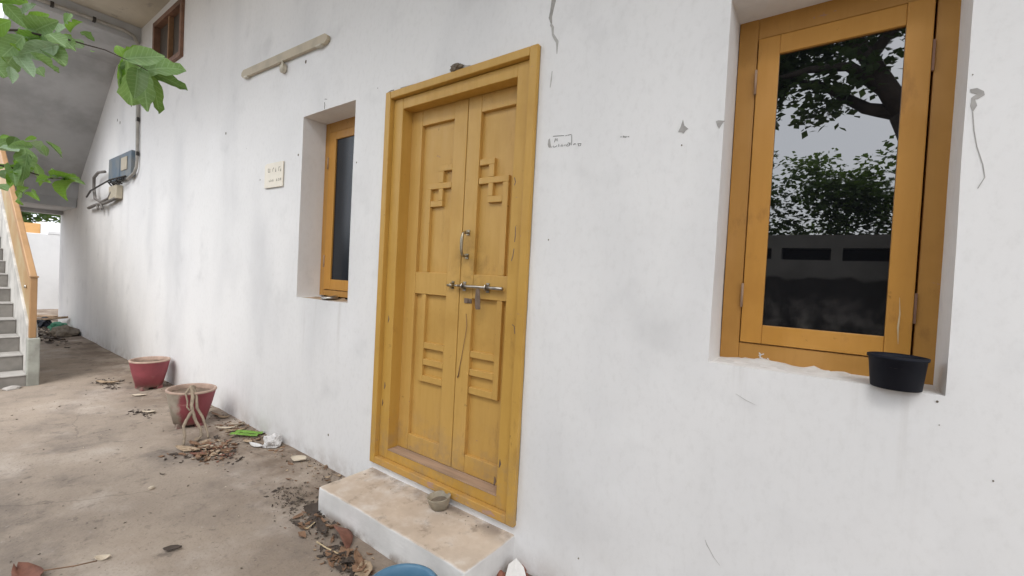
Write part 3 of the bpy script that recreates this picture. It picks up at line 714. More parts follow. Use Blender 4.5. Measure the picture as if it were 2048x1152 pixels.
box = tag(empty('meter_box', (-5.33, -.05, 2.42)), 'blue grey electricity meter box on the shaded wall', 'meter box')
m = MB(); m.box(-5.86, -4.83, -.05, -.004, 2.265, 2.58); o = m.build('case', M['meter'], box, .008); local(o, box)
m = MB(); m.box(-5.22, -4.97, -.060, -.0505, 2.36, 2.52); o = m.build('meter_face', M['meterface'], box, .004); local(o, box)
m = MB(); m.box(-5.80, -5.30, -.055, -.0505, 2.30, 2.55); o = m.build('meter_window', M['meter'], box, .004); local(o, box)
jb = tag(empty('junction_box', (-5.55, -.03, 2.13)), 'small cream junction box with loose wires under the meter box', 'junction box')
m = MB(); m.box(-5.72, -5.35, -.07, -.004, 2.03, 2.20); o = m.build('case', M['meterface'], jb, .006); local(o, jb)
m = MB()
for k in range(6):
    x = -5.65 + k * .09; m.tube([(x, -.05, 2.20), (x + .05, -.10, 2.24 + .02 * math.sin(k * 2)), (x + .12, -.07, 2.215 + .02 * math.cos(k)), (x + .10, -.05, 2.27)], .008, 6)
m.tube([(-7.1, -.05, 2.16), (-6.5, -.11, 2.20), (-5.5, -.11, 2.26), (-5.0, -.06, 2.275)], .011, 6)
o = m.build('wire', M['wire'], jb); local(o, jb); o['kind'] = 'stuff'
m = MB(); m.tube([(-6.0, -.06, 2.43), (-6.25, -.08, 2.44), (-6.55, -.07, 2.40), (-6.6, -.06, 2.25), (-6.45, -.07, 2.09), (-6.1, -.07, 2.02), (-5.75, -.06, 2.05), (-5.62, -.06, 2.12)], .019, 8)
m.tube([(-7.0, -.04, 1.99), (-6.4, -.07, 2.0), (-5.9, -.06, 2.0), (-5.4, -.05, 2.04)], .022, 6); m.tube([(-6.3, -.07, 2.0), (-6.2, -.08, 1.93)], .018, 6); m.tube([(-6.1, -.07, 2.0), (-5.98, -.08, 1.92)], .018, 6)
o = m.build('flex', M['cord'], jb); local(o, jb)

pipe = tag(empty('conduit_pipe', (-4.75, -.02, 3.2)), 'grey conduit running along the balcony edge and down to the meter box', 'pipe')
m = MB(); m.tube([(-4.775, -1.27, 3.925), (-4.775, -.9, 3.925), (-4.775, -.16, 3.935), (-4.775, -.07, 3.91), (-4.77, -.035, 3.83), (-4.735, -.025, 3.2), (-4.69, -.024, 2.45), (-4.70, -.026, 2.36), (-4.76, -.03, 2.30), (-4.95, -.05, 2.235)], [.020] * 6 + [.016] * 4, 10); o = m.build('tube', M['pipe'], pipe); local(o, pipe)
for (x, y, z) in ((-4.775, -.42, 3.930), (-4.775, -.75, 3.926), (-4.72, -.024, 2.93), (-4.695, -.024, 2.52), (-4.752, -.026, 3.5)):
    m = MB(); m.box(x - .028, x + .028, y - .014, y + .014, z - .024, z + .024); o = m.build('clip', M['wire'], pipe, .003); local(o, pipe)

nest = MB()
rnd = random.Random(5)
bm = bmesh.new(); bmesh.ops.create_icosphere(bm, subdivisions=3, radius=1)
for v_ in bm.verts:
    n1 = noise.noise(v_.co * 2.2) * .35 + noise.noise(v_.co * 6) * .2
    c = v_.co * (1 + n1); v_.co = (.536 + c.x * .038, -.010 + c.y * .022, 2.292 + c.z * .020)
me = bpy.data.meshes.new('mud_nest'); bm.to_mesh(me); bm.free(); me.materials.append(M['mud'])
o = bpy.data.objects.new('mud_nest', me); COL.objects.link(o); tag(o, 'dried mud wasp nest stuck on top of the door frame', 'nest')

# ------------------------------------------------------------------ plant pots
def pot(loc, body, label, rz, tilt):
    t = tag(empty('plant_pot', loc), label, 'plant pot', 'red plant pots along the wall')
    m = MB(); m.lathe([(.098, .022), (.104, .024), (.140, .17), (.158, .262), (.163, .270)], 40, wob=.015, seed=loc[0])
    for k in range(4):
        a = k * math.pi / 2 + .5; m.box(.08 * math.cos(a) - .028, .08 * math.cos(a) + .028, .08 * math.sin(a) - .028, .08 * math.sin(a) + .028, -.004, .03)
    o = m.build('body', M[body], t)
    m = MB(); m.lathe([(.1632, .2702), (.1645, .278), (.160, .284), (.150, .284), (.145, .276), (.140, .24)], 40, wob=.015, seed=loc[0], cap0=False); m.build('rim', M['potrim'], t)
    vs = []; n = 28; rings = 7
    m = MB(); vs = [(0, 0, .246)]; fs = []
    for r in range(1, rings + 1):
        for k in range(n):
            a = 2 * math.pi * k / n; rr = .144 * r / rings
            vs.append((rr * math.cos(a), rr * math.sin(a), .246 + .014 * noise.noise(Vector((rr * math.cos(a) * 26, rr * math.sin(a) * 26, loc[0]))) + .006 * (r / rings)))
    for k in range(n): fs.append((0, 1 + k, 1 + (k + 1) % n))
    for r in range(rings - 1):
        for k in range(n): a = 1 + r * n; fs.append((a + k, a + n + k, a + n + (k + 1) % n, a + (k + 1) % n))
    m.add(vs, fs, True); m.build('soil', M['soil'], t)
    t.rotation_euler = (tilt[0], tilt[1], rz)
    return t
pot((-3.30, -.195, .0), 'potred', 'dark red plant pot of dry soil, farther down the passage', .3, (0, 0))
pot((-1.890, -.300, .0), 'potworn', 'half faded red plant pot with a dry stem hung over its rim', .0, (R(-1.5), R(1)))
stem = tag(empty('withered_plant', (-1.62, -.38, .0)), 'dry forked grey stem hanging over the faded pot rim', 'dry plant')
ST = [([(-1.768, -.335, .310), (-1.766, -.352, .313), (-1.728, -.382, .284), (-1.686, -.382, .239), (-1.650, -.395, .206), (-1.629, -.383, .180)], .005),
      ([(-1.80, -.31, .312), (-1.778, -.336, .320), (-1.746, -.335, .286), (-1.714, -.341, .254), (-1.665, -.363, .211), (-1.631, -.366, .176), (-1.585, -.410, .143), (-1.538, -.448, .107), (-1.481, -.455, .05), (-1.439, -.476, .012), (-1.417, -.498, .003)], .0095),
      ([(-1.631, -.366, .176), (-1.597, -.366, .140), (-1.568, -.360, .107), (-1.526, -.344, .057), (-1.493, -.353, .025), (-1.465, -.387, .008), (-1.449, -.415, .006)], .008),
      ([(-1.80, -.30, .305), (-1.774, -.333, .318), (-1.758, -.313, .290), (-1.718, -.314, .249), (-1.654, -.332, .187), (-1.603, -.313, .127), (-1.559, -.307, .078), (-1.515, -.306, .031), (-1.481, -.314, .003)], .008)]
for pts, r in ST:
    P = [Vector(p) for p in pts]; Q = []
    for i in range(len(P) - 1):
        for t_ in (0, .33, .66):
            p = P[i].lerp(P[i + 1], t_); Q.append(p + Vector((noise.noise(p * 40), noise.noise(p * 40 + Vector((5, 0, 0))), 0)) * .003)
    Q.append(P[-1]); m = MB(); n = len(Q); m.tube([q - stem.location for q in Q], [1.5 * r * (1 - .45 * i / n) * (1 + .25 * noise.noise(Q[i] * 60)) for i in range(n)], 8); m.build('stalk', M['stem'], stem)

# ------------------------------------------------------------------ small things standing about
# black planter on the large window sill
t = tag(empty('black_pot', (2.248, .004, 1.022)), 'black plastic pot standing on the right end of the large window sill', 'pot')
m = MB(); m.lathe([(.050, 0), (.054, .002), (.062, .080), (.066, .082), (.066, .089), (.061, .090), (.058, .080), (.052, .03)], 44, wob=.02, seed=2.2, sx=1.0, sy=.95); m.build('body', M['blackplastic'], t)
m = MB(); m.lathe([(.057, .060), (.001, .064)], 30, cap0=False); m.build('soil', M['soil'], t)
# bowl on the doorstep
t = tag(empty('clay_bowl', (.617, -.062, .134)), 'small grey broken bowl of ash standing on the doorstep', 'bowl')
m = MB(); m.lathe([(.030, 0), (.036, .002), (.048, .028), (.056, .058), (.057, .062), (.053, .062), (.046, .040), (.030, .028)], 36, wob=.09, seed=4, sx=1.0, sy=.92); m.build('shell', M['clay'], t)
m = MB(); m.lathe([(.046, .036), (.02, .044), (.001, .043)], 24, cap0=False, wob=.1); m.build('ash', M['mud'], t); t.rotation_euler = (R(4), R(-6), .4)
# blue tub at the bottom edge of the view
t = tag(empty('blue_tub', (.973, -.589, 0)), 'faded blue plastic tub below the doorstep', 'tub')
m = MB(); m.lathe([(.094, 0), (.098, .004), (.113, .178), (.124, .186), (.127, .198), (.119, .202), (.111, .194), (.106, .17), (.092, .02), (.001, .018)], 48, wob=.008, seed=1); m.build('shell', M['bluetub'], t)
# steel lid on the small window sill
t = tag(empty('tin_lid', (-.60, .055, 1.068)), 'dull tin lid lying on the narrow window sill', 'lid')
m = MB(); m.lathe([(.001, .012), (.044, .012), (.050, .008), (.054, .002), (.055, .006), (.051, .013), (.046, .017), (.001, .017)], 32, cap0=False); m.build('disc', M['steel'], t); t.rotation_euler = (R(6), R(-4), 0)

# ------------------------------------------------------------------ litter on the ground
def gz(x, y): return 0.0
def curl_leaf(name, mat, loc, L, W, rz, curl, label, cat, group=None, roll_=0, tilt=0, n=7, ragged=.0, up_=0.006):
    vs = []; fs = []
    rows = 5
    for i in range(n):
        u = i / (n - 1); wd = W * math.sin(math.pi * (u * .94 + .03)) ** .8
        for j in range(rows):
            w = (j / (rows - 1) - .5)
            wr = 1 + ragged * noise.noise(Vector((u * 7 + loc[0] * 9, w * 3, loc[1] * 9)))
            x = (u - .5) * L; y = w * wd * wr; z = curl * L * (u - .5) ** 2 + abs(w) ** 2 * W * .9 * (.5 + curl) + .10 * W * noise.noise(Vector((u * 4, w * 4, loc[0] * 7)))
            vs.append((x, y, z))
    for i in range(n - 1):
        for j in range(rows - 1): a = i * rows + j; fs.append((a, a + rows, a + rows + 1, a + 1))
    zmin = min(v[2] for v in vs); m = MB(); m.add([(x, y, z - zmin) for x, y, z in vs], fs, True)
    o = m.build(name, M[mat]); o.location = (loc[0], loc[1], loc[2] if len(loc) > 2 else up_); o.rotation_euler = (roll_, tilt, rz)
    sm = o.modifiers.new('solid', 'SOLIDIFY'); sm.thickness = .0012
    tag(o, label, cat, group); return o
G1 = 'dry leaves littered along the foot of the wall'
curl_leaf('dry_leaf', 'dry2', (-1.325, -.485), .19, .052, .45, .25, 'long brown curled leaf lying before the hanging stem', 'leaf', G1, R(12))
curl_leaf('dry_leaf', 'dry1', (-1.395, -.425), .12, .05, .2, .3, 'brown leaf tucked under the hanging stem tips', 'leaf', G1, R(-10))
curl_leaf('dry_leaf', 'dry4', (-1.285, -.395), .085, .05, 1.0, .3, 'cream leaf scrap on the litter heap beside the stem', 'leaf', G1, R(10), ragged=.5)
curl_leaf('dry_leaf', 'dry3', (-1.20, -.47), .10, .04, .7, .2, 'rust red leaf at the near edge of the litter heap', 'leaf', G1)
curl_leaf('dry_leaf', 'dry4', (-.672, -.075), .105, .075, .5, .2, 'pale cream leaf lying flat against the wall foot', 'leaf', G1, R(8), ragged=.5)
curl_leaf('dry_leaf', 'dry2', (-1.20, -.165), .08, .045, .2, .2, 'tan leaf between the green strip and the white bag', 'leaf', G1)
curl_leaf('dry_leaf', 'dry4', (-1.60, -.075), .10, .05, 1.0, .5, 'curled cream leaf behind the green strip', 'leaf', G1, R(-20))
curl_leaf('dry_leaf', 'dry1', (-1.98, -.085), .14, .03, .1, .2, 'narrow brown leaf by the wall behind the faded pot', 'leaf', G1)
curl_leaf('dry_leaf', 'dry2', (-1.86, -.075), .10, .04, .5, .5, 'tan curled leaf by the wall right of the faded pot', 'leaf', G1)
curl_leaf('dry_leaf', 'dry3', (-.37, -1.305), .17, .075, .25, .4, 'red brown leaf alone in the near left corner of the yard', 'leaf', G1, R(8))
curl_leaf('dry_leaf', 'dry5', (-.173, -.90), .07, .035, .9, .1, 'flat dark leaf scrap alone on the open cement', 'leaf', G1, ragged=.6)
curl_leaf('dry_leaf', 'dry2', (-3.72, -.42), .20, .07, .8, .3, 'torn tan leaf left of the farther red pot', 'leaf', G1, ragged=.7)
curl_leaf('dry_leaf', 'dry4', (-2.40, -.42), .10, .04, .9, .2, 'small pale leaf on the cement between the two pots', 'leaf', G1, ragged=.6)
curl_leaf('dry_leaf', 'dry4', (-3.02, -.34), .11, .05, .9, .1, 'small pale leaf below the farther red pot', 'leaf', G1, ragged=.3)
curl_leaf('dry_leaf', 'dry1', (.50, -.425), .14, .035, -.4, .2, 'rust coloured leaf strip along the doorstep foot', 'leaf', G1)
curl_leaf('dry_leaf', 'dry2', (.585, -.45), .10, .07, -.5, .3, 'crumpled tan leaf beside the blue tub', 'leaf', G1, R(14), ragged=.5)
curl_leaf('dry_leaf', 'dry5', (-.02, -.335), .10, .06, .7, .5, 'dark curled leaf by the left end of the doorstep', 'leaf', G1, R(30))
curl_leaf('dry_leaf', 'dry5', (.16, -.40), .16, .04, -.3, .3, 'dark torn leaf stalk above the brown husk', 'leaf', G1)
curl_leaf('dry_leaf', 'dry4', (-.304, -1.10), .055, .025, .9, .8, 'tiny pale curled leaf on the near cement', 'leaf', G1, R(25))
curl_leaf('dry_husk', 'dry3', (.300, -.385), .21, .085, -.28, -.55, 'thick red brown husk curled against the doorstep', 'husk', None, R(-28), up_=.012)
# green leaf strips
t = tag(empty('green_leaf', (-1.36, -.105, .008)), 'fresh green torn leaf strips by the wall', 'leaf')
for k, (dx, dy) in enumerate(((0, -.025), (.01, .025))):
    m = MB(); vs = []; fs = []
    for i in range(7):
        u = i / 6 - .5
        for j in range(3):
            vs.append((u * .20 + dx, dy + (j - 1) * .020 + .004 * math.sin(i * 2 + j), .006 + .010 * (1 - abs(j - 1)) + .004 * math.sin(i)))
    for i in range(6):
        for j in range(2): a = i * 3 + j; fs.append((a, a + 3, a + 4, a + 1))
    m.add(vs, fs, True); m.build('strip', M['leafgreen'], t)
t.rotation_euler = (0, 0, R(38))
# polythene bag
def crumple(name, mat, loc, sx, sy, sz, seed, label, cat, sub=3, amp=.45):
    bm = bmesh.new(); bmesh.ops.create_icosphere(bm, subdivisions=sub, radius=1)
    for v_ in bm.verts:
        c = v_.co.copy(); k = 1 + amp * noise.noise(c * 1.7 + Vector((seed, 0, 0))) + amp * .5 * abs(noise.noise(c * 4 + Vector((0, seed, 0))))
        c *= k; v_.co = (c.x * sx, c.y * sy, max(-.2, c.z) * sz + .2 * sz)
    me = bpy.data.meshes.new(name); bm.to_mesh(me); bm.free(); me.materials.append(M[mat])
    o = bpy.data.objects.new(name, me); COL.objects.link(o); o.location = loc; tag(o, label, cat); return o
o = crumple('plastic_bag', 'poly', (-1.03, -.075, .004), .060, .050, .052, 3.3, 'crumpled white polythene bag at the wall foot', 'bag', 4, .6)
curl_leaf('plastic_scrap', 'poly', (-1.09, -.155), .13, .035, .25, .3, 'twisted white plastic scrap trailing from the bag', 'scrap', None, R(15))
curl_leaf('bark_peel', 'dry4', (-1.585, -.155), .15, .030, .95, .4, 'pale rolled peel left of the green strips', 'peel', None)
curl_leaf('bark_peel', 'dry2', (-1.50, -.13), .14, .026, 1.0, .2, 'tan flat peel touching the green strips', 'peel', None)
# paper at right of doorstep
m = MB(); m.add([(-.06, -.05, 0), (.0, -.06, .0), (.075, -.01, .012), (.05, .03, .05), (.0, .045, .085), (-.045, .02, .06), (.0, 0, .05), (.03, -.02, .03)],
      [(0, 1, 7, 6), (1, 2, 7), (2, 3, 7), (3, 4, 6, 7), (4, 5, 6), (5, 0, 6)])
o = m.build('crumpled_paper', M['paper']); o.location = (1.085, -.075, .010); o.rotation_euler = (0, 0, .5); o.scale = (.68, .68, .75); tag(o, 'crumpled white paper in the corner right of the doorstep', 'paper')
sm = o.modifiers.new('solid', 'SOLIDIFY'); sm.thickness = .0015
rnd = random.Random(8)
def stone(name, mat, loc, r, label, cat, group=None, flat=.55):
    bm = bmesh.new(); bmesh.ops.create_icosphere(bm, subdivisions=2, radius=1)
    for v_ in bm.verts:
        c = v_.co * (1 + .35 * noise.noise(v_.co * 1.4 + Vector((loc[0], loc[1], 0)) * 7)); v_.co = (c.x * r, c.y * r * .8, c.z * r * flat)
    me = bpy.data.meshes.new(name); bm.to_mesh(me); bm.free(); me.materials.append(M[mat])
    o = bpy.data.objects.new(name, me); COL.objects.link(o); o.location = (loc[0], loc[1], loc[2] if len(loc) > 2 else r * flat * .5); o.rotation_euler = (0, 0, loc[0] * 5); tag(o, label, cat, group); return o
stone('brick_lump', 'brick', (1.075, -.02), .035, 'red brick lump behind the crumpled paper', 'brick')
stone('brick_lump', 'brick', (1.17, -.035), .030, 'red brick lump right of the crumpled paper by the wall', 'brick')
stone('brick_lump', 'brick', (1.03, -.10, .012), .022, 'brick lump wedged between doorstep and crumpled paper', 'brick')
stone('pebble', 'dry4', (-.884, -.791), .016, 'small pale pebble alone on the open cement', 'pebble')
stone('flat_stone', 'stone', (-3.99, -1.035), .065, 'pale flat stone at the foot of the lowest stair', 'stone', None, .3)
# straws
def straw(pts, r, mat, label):
    m = MB(); m.tube(pts, r, 6); o = m.build('straw', M[mat]); tag(o, label, 'straw', 'dry straws on the cement'); return o
straw([(.25, -.475, .012), (.32, -.468, .008), (.41, -.452, .006)], .0032, 'straw', 'pale straw lying below the brown husk')
straw([(.085, -.455, .004), (.110, -.440, .006), (.112, -.405, .022)], .003, 'straw', 'bent L shaped straw left of the doorstep')
straw([(-.33, -1.27, .03), (-.28, -1.19, .03), (-.25, -1.13, .034)], .0025, 'dry1', 'thin brown stalk by the red brown leaf')
# crumbs that nobody would count
def crumbs(name, mat, n, area, seed, smin, smax, flat=.35):
    rnd = random.Random(seed); m = MB()
    for _ in range(n):
        x, y, h = area(rnd); s = smin + (smax - smin) * rnd.random() ** 2.6; a = rnd.uniform(0, 6.28); el = rnd.uniform(.25, .8)
        ca, sa = math.cos(a), math.sin(a); p = []; lift = [rnd.random() ** 2 for _ in range(6)]
        for k, (u, v) in enumerate(((-1, -.2), (-.3, -.8), (.6, -.6), (1, .2), (.2, .9), (-.7, .6))):
            u = (u + rnd.uniform(-.35, .35)); v = (v + rnd.uniform(-.4, .4)) * el
            p.append((x + (u * ca - v * sa) * s, y + (u * sa + v * ca) * s, h + .001 + lift[k] * s * flat * 1.5))
        c = (x, y, h + .002 + s * flat * rnd.uniform(.0, .6)); b0 = (x, y, h - .004)
        m.add(p + [c, b0], [(k, (k + 1) % 6, 6) for k in range(6)] + [((k + 1) % 6, k, 7) for k in range(6)])
    o = m.build(name, M[mat]); tag(o, kind='stuff'); return o
def heap(cx, cy, rx, ry, hh):
    def f(r):
        a = r.gauss(0, .5); b = r.gauss(0, .5); return cx + a * rx, cy + b * ry, max(0, hh * (1 - a * a - b * b)) * r.random()
    return f
def wallfoot(x0, x1, w):
    def f(r): return r.uniform(x0, x1), -abs(r.gauss(0, w)) - .01, 0
    return f
crumbs('leaf_litter', 'dry1', 110, heap(-1.22, -.39, .22, .15, .02), 1, .008, .040)
crumbs('leaf_litter', 'dry2', 45, heap(-1.22, -.39, .24, .16, .03), 2, .006, .036)
crumbs('leaf_litter', 'dry5', 120, heap(-1.18, -.38, .26, .18, .01), 3, .005, .030)
crumbs('leaf_litter', 'dry4', 12, heap(-1.24, -.37, .22, .14, .03), 4, .008, .018)
crumbs('leaf_litter', 'dry1', 50, heap(-1.50, -.12, .30, .06, .01), 5, .008, .022)
crumbs('leaf_litter', 'dry5', 70, heap(.10, -.38, .16, .12, .008), 6, .003, .022)
crumbs('leaf_litter', 'mud', 160, heap(.02, -.36, .22, .12, .004), 26, .002, .012)
crumbs('leaf_litter', 'dry5', 60, heap(-.22, -.36, .22, .10, .004), 16, .003, .018)
crumbs('leaf_litter', 'mud', 170, heap(-.20, -.30, .26, .12, .004), 27, .002, .012)
crumbs('leaf_litter', 'dry5', 110, heap(.44, -.46, .16, .07, .012), 7, .004, .028)
crumbs('leaf_litter', 'dry1', 50, heap(.46, -.45, .18, .07, .014), 8, .006, .034)
crumbs('leaf_litter', 'dry2', 22, heap(.46, -.46, .16, .07, .014), 18, .005, .014)
crumbs('leaf_litter', 'dry5', 60, heap(-3.72, -.42, .30, .10, .01), 9, .008, .03)
crumbs('leaf_litter', 'dry5', 45, heap(-2.42, -.46, .16, .06, .01), 10, .008, .022)
crumbs('leaf_litter', 'dry5', 160, wallfoot(-4.4, -.1, .06), 11, .005, .016)
crumbs('leaf_litter', 'dry2', 70, wallfoot(-4.4, -.1, .05), 12, .004, .012)
crumbs('leaf_litter', 'dry1', 90, wallfoot(-1.75, -.05, .10), 31, .004, .030)
crumbs('leaf_litter', 'dry2', 60, wallfoot(-1.75, -.05, .09), 32, .004, .024)
crumbs('leaf_litter', 'mud', 260, wallfoot(-2.2, .0, .09), 33, .002, .014)
crumbs('leaf_litter', 'dry3', 26, heap(-1.15, -.36, .22, .12, .02), 34, .008, .040)
crumbs('leaf_litter', 'dry1', 40, heap(.12, -.40, .18, .09, .01), 35, .005, .034)
crumbs('brick_crumbs', 'brick', 60, heap(1.11, -.05, .10, .045, .012), 13, .005, .014)
crumbs('dirt_crumbs', 'mud', 110, lambda r: (r.uniform(-3.6, .2), r.uniform(-1.35, -.3), 0), 14, .003, .010)
crumbs('dirt_crumbs', 'dry4', 22, lambda r: (r.uniform(-3.4, .2), r.uniform(-1.35, -.3), 0), 15, .003, .008)
crumbs('dirt_crumbs', 'mud', 70, lambda r: (r.uniform(.02, .98), -.02 - abs(r.gauss(0, .05)), .131), 17, .002, .007)

# rubbish at the far end of the passage
G2 = 'rubbish at the far end of the passage'
def plank(a, b, w, h, label):
    A, B = Vector(a), Vector(b); d = (B - A).normalized(); s = d.cross(Vector((0, 0, 1))).normalized() * w * .5; u = s.cross(d).normalized() * h
    vs = [A - s, A + s, A + s + u, A - s + u, B - s, B + s, B + s + u, B - s + u]
    m = MB(); m.add(vs, [(0, 3, 2, 1), (4, 5, 6, 7), (0, 1, 5, 4), (1, 2, 6, 5), (2, 3, 7, 6), (3, 0, 4, 7)]); o = m.build('plank', M['plank'], None, .004, recalc=True); tag(o, label, 'plank', G2)
plank((-9.6, -.42, .02), (-8.3, .03 - .10, .20), .09, .035, 'pale plank leaning against the wall end past the stairs')
plank((-10.8, -.35, .02), (-9.9, .04, .05), .10, .04, 'dark plank lying flat beyond the leaning plank')
crumple('rubbish_sack', 'mud', (-7.75, -.16, 0), .30, .15, .10, 1.1, 'grey brown sack of rubbish at the passage end', 'sack')
crumple('cloth_scrap', 'greencloth', (-8.15, -.17, .04), .20, .10, .10, 2.1, 'green cloth scrap on the rubbish behind the sack', 'cloth')
crumple('dark_bundle', 'blackplastic', (-8.9, -.24, .02), .20, .09, .11, 4.1, 'black plastic bundle behind the green cloth', 'bundle')
crumbs('leaf_litter', 'dry5', 160, heap(-8.0, -.35, 1.6, .20, .02), 21, .02, .07)
crumbs('leaf_litter', 'dry2', 50, heap(-8.4, -.30, 1.4, .20, .03), 22, .015, .05)

# ------------------------------------------------------------------ beyond the passage
t = tag(empty('compound_wall', (-12.6, 0, 0)), 'low white compound wall closing the far end of the passage', 'wall')
m = MB(); m.box(-.08, .12, -6, 6, -.05, 1.725); o = m.build('masonry', M['farwall'], t, .01)
m = MB(); m.box(-.05, .128, .22, .62, 1.7255, 1.79); m.build('coping', M['farwall'], t, .006)
t = tag(empty('far_house', (-19, 0, 0)), 'bright neighbouring house with orange and white walls beyond the compound wall', 'house')
m = MB(); m.box(-3, 0, -5.0, .85, 0, 2.25); m.build('orange_wall', M['orange'], t)
m = MB(); m.box(-3.2, .1, .86, 6, 0, 2.32); m.build('white_wall', M['whitehouse'], t)
for y in (-1.3, -2.9): 
    m = MB(); m.box(.002, .05, y - .4, y + .4, 1.2, 2.2); m.build('window', M['ventdark'], t)

# boundary wall across the yard (seen mirrored in the large window)
t = tag(empty('boundary_wall', (2, -5.5, 0)), 'white boundary wall with slots across the yard, mirrored in the large window', 'wall')
m = MB(); y0, y1 = -.12, .10
SZ0, SZ1 = 1.735, 1.90
m.box(-16, 12, y0, y1, -.05, SZ0); m.box(-16, 12, y0, y1, SZ1, 2.08)
x = -16.0; P_ = .70
gx = -.53
edges = []
k0 = -20
for k in range(-20, 18):
    a = gx + k * P_ + .575; b_ = gx + (k + 1) * P_
    if a > -16 and b_ < 12: m.box(a, b_, y0 + .001, y1 - .001, SZ0, SZ1)
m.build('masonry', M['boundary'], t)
m = MB(); m.box(-16, 12, -.09, -.07, SZ0, SZ1); m.build('slot_backing', M['dark'], t)

# ------------------------------------------------------------------ trees
def leaf_cloud(m, blobs, n, size, rnd, flat=.6):
    vol = [b[3] * b[4] * b[5] for b in blobs]; tot = sum(vol)
    for b, v_ in zip(blobs, vol):
        for _ in range(int(n * v_ / tot)):
            d = Vector((rnd.gauss(0, 1), rnd.gauss(0, 1), rnd.gauss(0, 1))).normalized() * rnd.random() ** .45
            c = Vector((b[0] + d.x * b[3], b[1] + d.y * b[4], b[2] + d.z * b[5]))
            if noise.noise(c * 1.6) < -.18: continue
            s = size * rnd.uniform(.6, 1.3); a = Vector((rnd.gauss(0, 1), rnd.gauss(0, 1), rnd.gauss(0, .4))).normalized()
            nrm = Vector((rnd.gauss(0, .6), rnd.gauss(0, .6), 1)).normalized(); w = a.cross(nrm).normalized() * s * .36; a = a * s
            mid = c + a * .5 + nrm * s * .06
            m.add([c, mid + w, c + a, mid - w], [(0, 1, 2, 3)])
def tree(loc, trunk, limbs, blobs, n, size, label, mat='foliage', group=None, seed=0):
    t = tag(empty('tree', loc), label, 'tree', group)
    m = MB(); m.tube(*trunk, 12); m.build('trunk', M['bark'], t)
    for pts, rr in limbs:
        m = MB(); m.tube(pts, rr, 8); m.build('limb', M['bark'], t)
    m = MB(); leaf_cloud(m, blobs, n, size, random.Random(seed)); o = m.build('crown', M[mat], t); o['kind'] = 'stuff'
    return t
# spreading tree across the yard, its limbs mirrored in the large window
tree((3.6, -5.0, 0), ([(0, 0, 0), (-.25, 0, 1.2), (-.62, 0, 2.5), (-.95, 0, 3.45)], [.24, .18, .15, .14]),
     [([(-.95, 0, 3.45), (-1.15, .05, 3.85), (-1.42, .1, 4.35), (-1.75, .2, 5.2)], [.13, .105, .085, .05]),
      ([(-.95, 0, 3.45), (-1.3, -.1, 3.62), (-1.75, -.15, 4.02), (-2.4, -.2, 4.30)], [.10, .07, .05, .02]),
      ([(-1.1, 0, 3.75), (-1.5, .15, 4.08), (-1.9, .2, 4.12), (-2.6, .3, 4.0)], [.09, .06, .045, .02]),
      ([(-.9, 0, 3.4), (-.6, 0, 4.2), (-.2, .1, 5.2)], [.13, .10, .06]),
      ([(-1.30, .1, 4.15), (-1.0, .2, 4.6), (-.7, .3, 5.3)], [.07, .05, .03])],
     [(-1.55, 0, 4.62, .75, .5, .40), (-.75, .1, 4.35, .30, .4, .35), (-2.6, 0, 4.25, .6, .5, .40), (-2.0, .1, 3.98, 1.0, .6, .48), (-2.5, .1, 3.75, .6, .5, .40), (-1.75, .0, 3.60, .38, .4, .20), (-2.2, -.1, 4.75, 1.2, .8, .55), (-2.3, 0, 4.35, .8, .6, .35), (-.4, 0, 5.6, 1.6, 1.2, .8), (.7, 0, 4.9, 1.2, 1.0, .8), (-1.2, -.2, 5.9, 1.2, 1.0, .6), (-2.3, .2, 3.85, .40, .4, .25)],
     17000, .115, 'spreading tree with thick limbs across the yard, mirrored in the large window', 'foliage', None, 11)
GT = 'trees behind the boundary wall across the yard'
for i, (x, y, h, r, mt, lb) in enumerate(((.4, -7.6, 3.9, 1.25, 'foliage', 'bushy tree behind the boundary wall, at the left of the mirrored hedge'),
                                  (2.15, -8.2, 3.7, 1.1, 'foliage2', 'open bushy tree behind the boundary wall, in the middle of the mirrored hedge'),
                                  (3.7, -7.8, 3.75, 1.25, 'foliage', 'dense bushy tree behind the boundary wall, at the right of the mirrored hedge'))):
    tree((x, y, 0), ([(0, 0, 0), (.05, 0, 1.2), (-.05, .05, 2.4)], [.10, .08, .05]), [([(0, 0, 1.2), (.4, .1, 2.0), (.6, .1, 2.8)], [.05, .035, .02])],
         [(0, 0, 2.6, r, r * .8, .95), (.4, .1, h - .35, r * .55, r * .5, .55), (-.5, 0, h - .1, r * .5, r * .5, .5), (.1, .2, h - .6, r * .8, r * .6, .5), (0, 0, 1.8, r * 1.1, r * .8, .5)], 9000, .105, lb, mt, GT, 30 + i)
GF = 'trees beyond the far compound wall'
for i, (x, y, h, lb) in enumerate(((-26, -2.2, 5.2, 'green tree behind the orange house wall'), (-27, .9, 4.9, 'green tree behind the white house wall'))):
    tree((x, y, 0), ([(0, 0, 0), (.1, 0, 1.6), (0, .1, h * .6)], [.18, .14, .08]), [], [(0, 0, h * .62, 1.8, 1.9, h * .3), (.5, .8, h * .7, 1.2, 1.2, h * .22)], 1100, .34, lb, 'foliage2', GF, 50 + i)

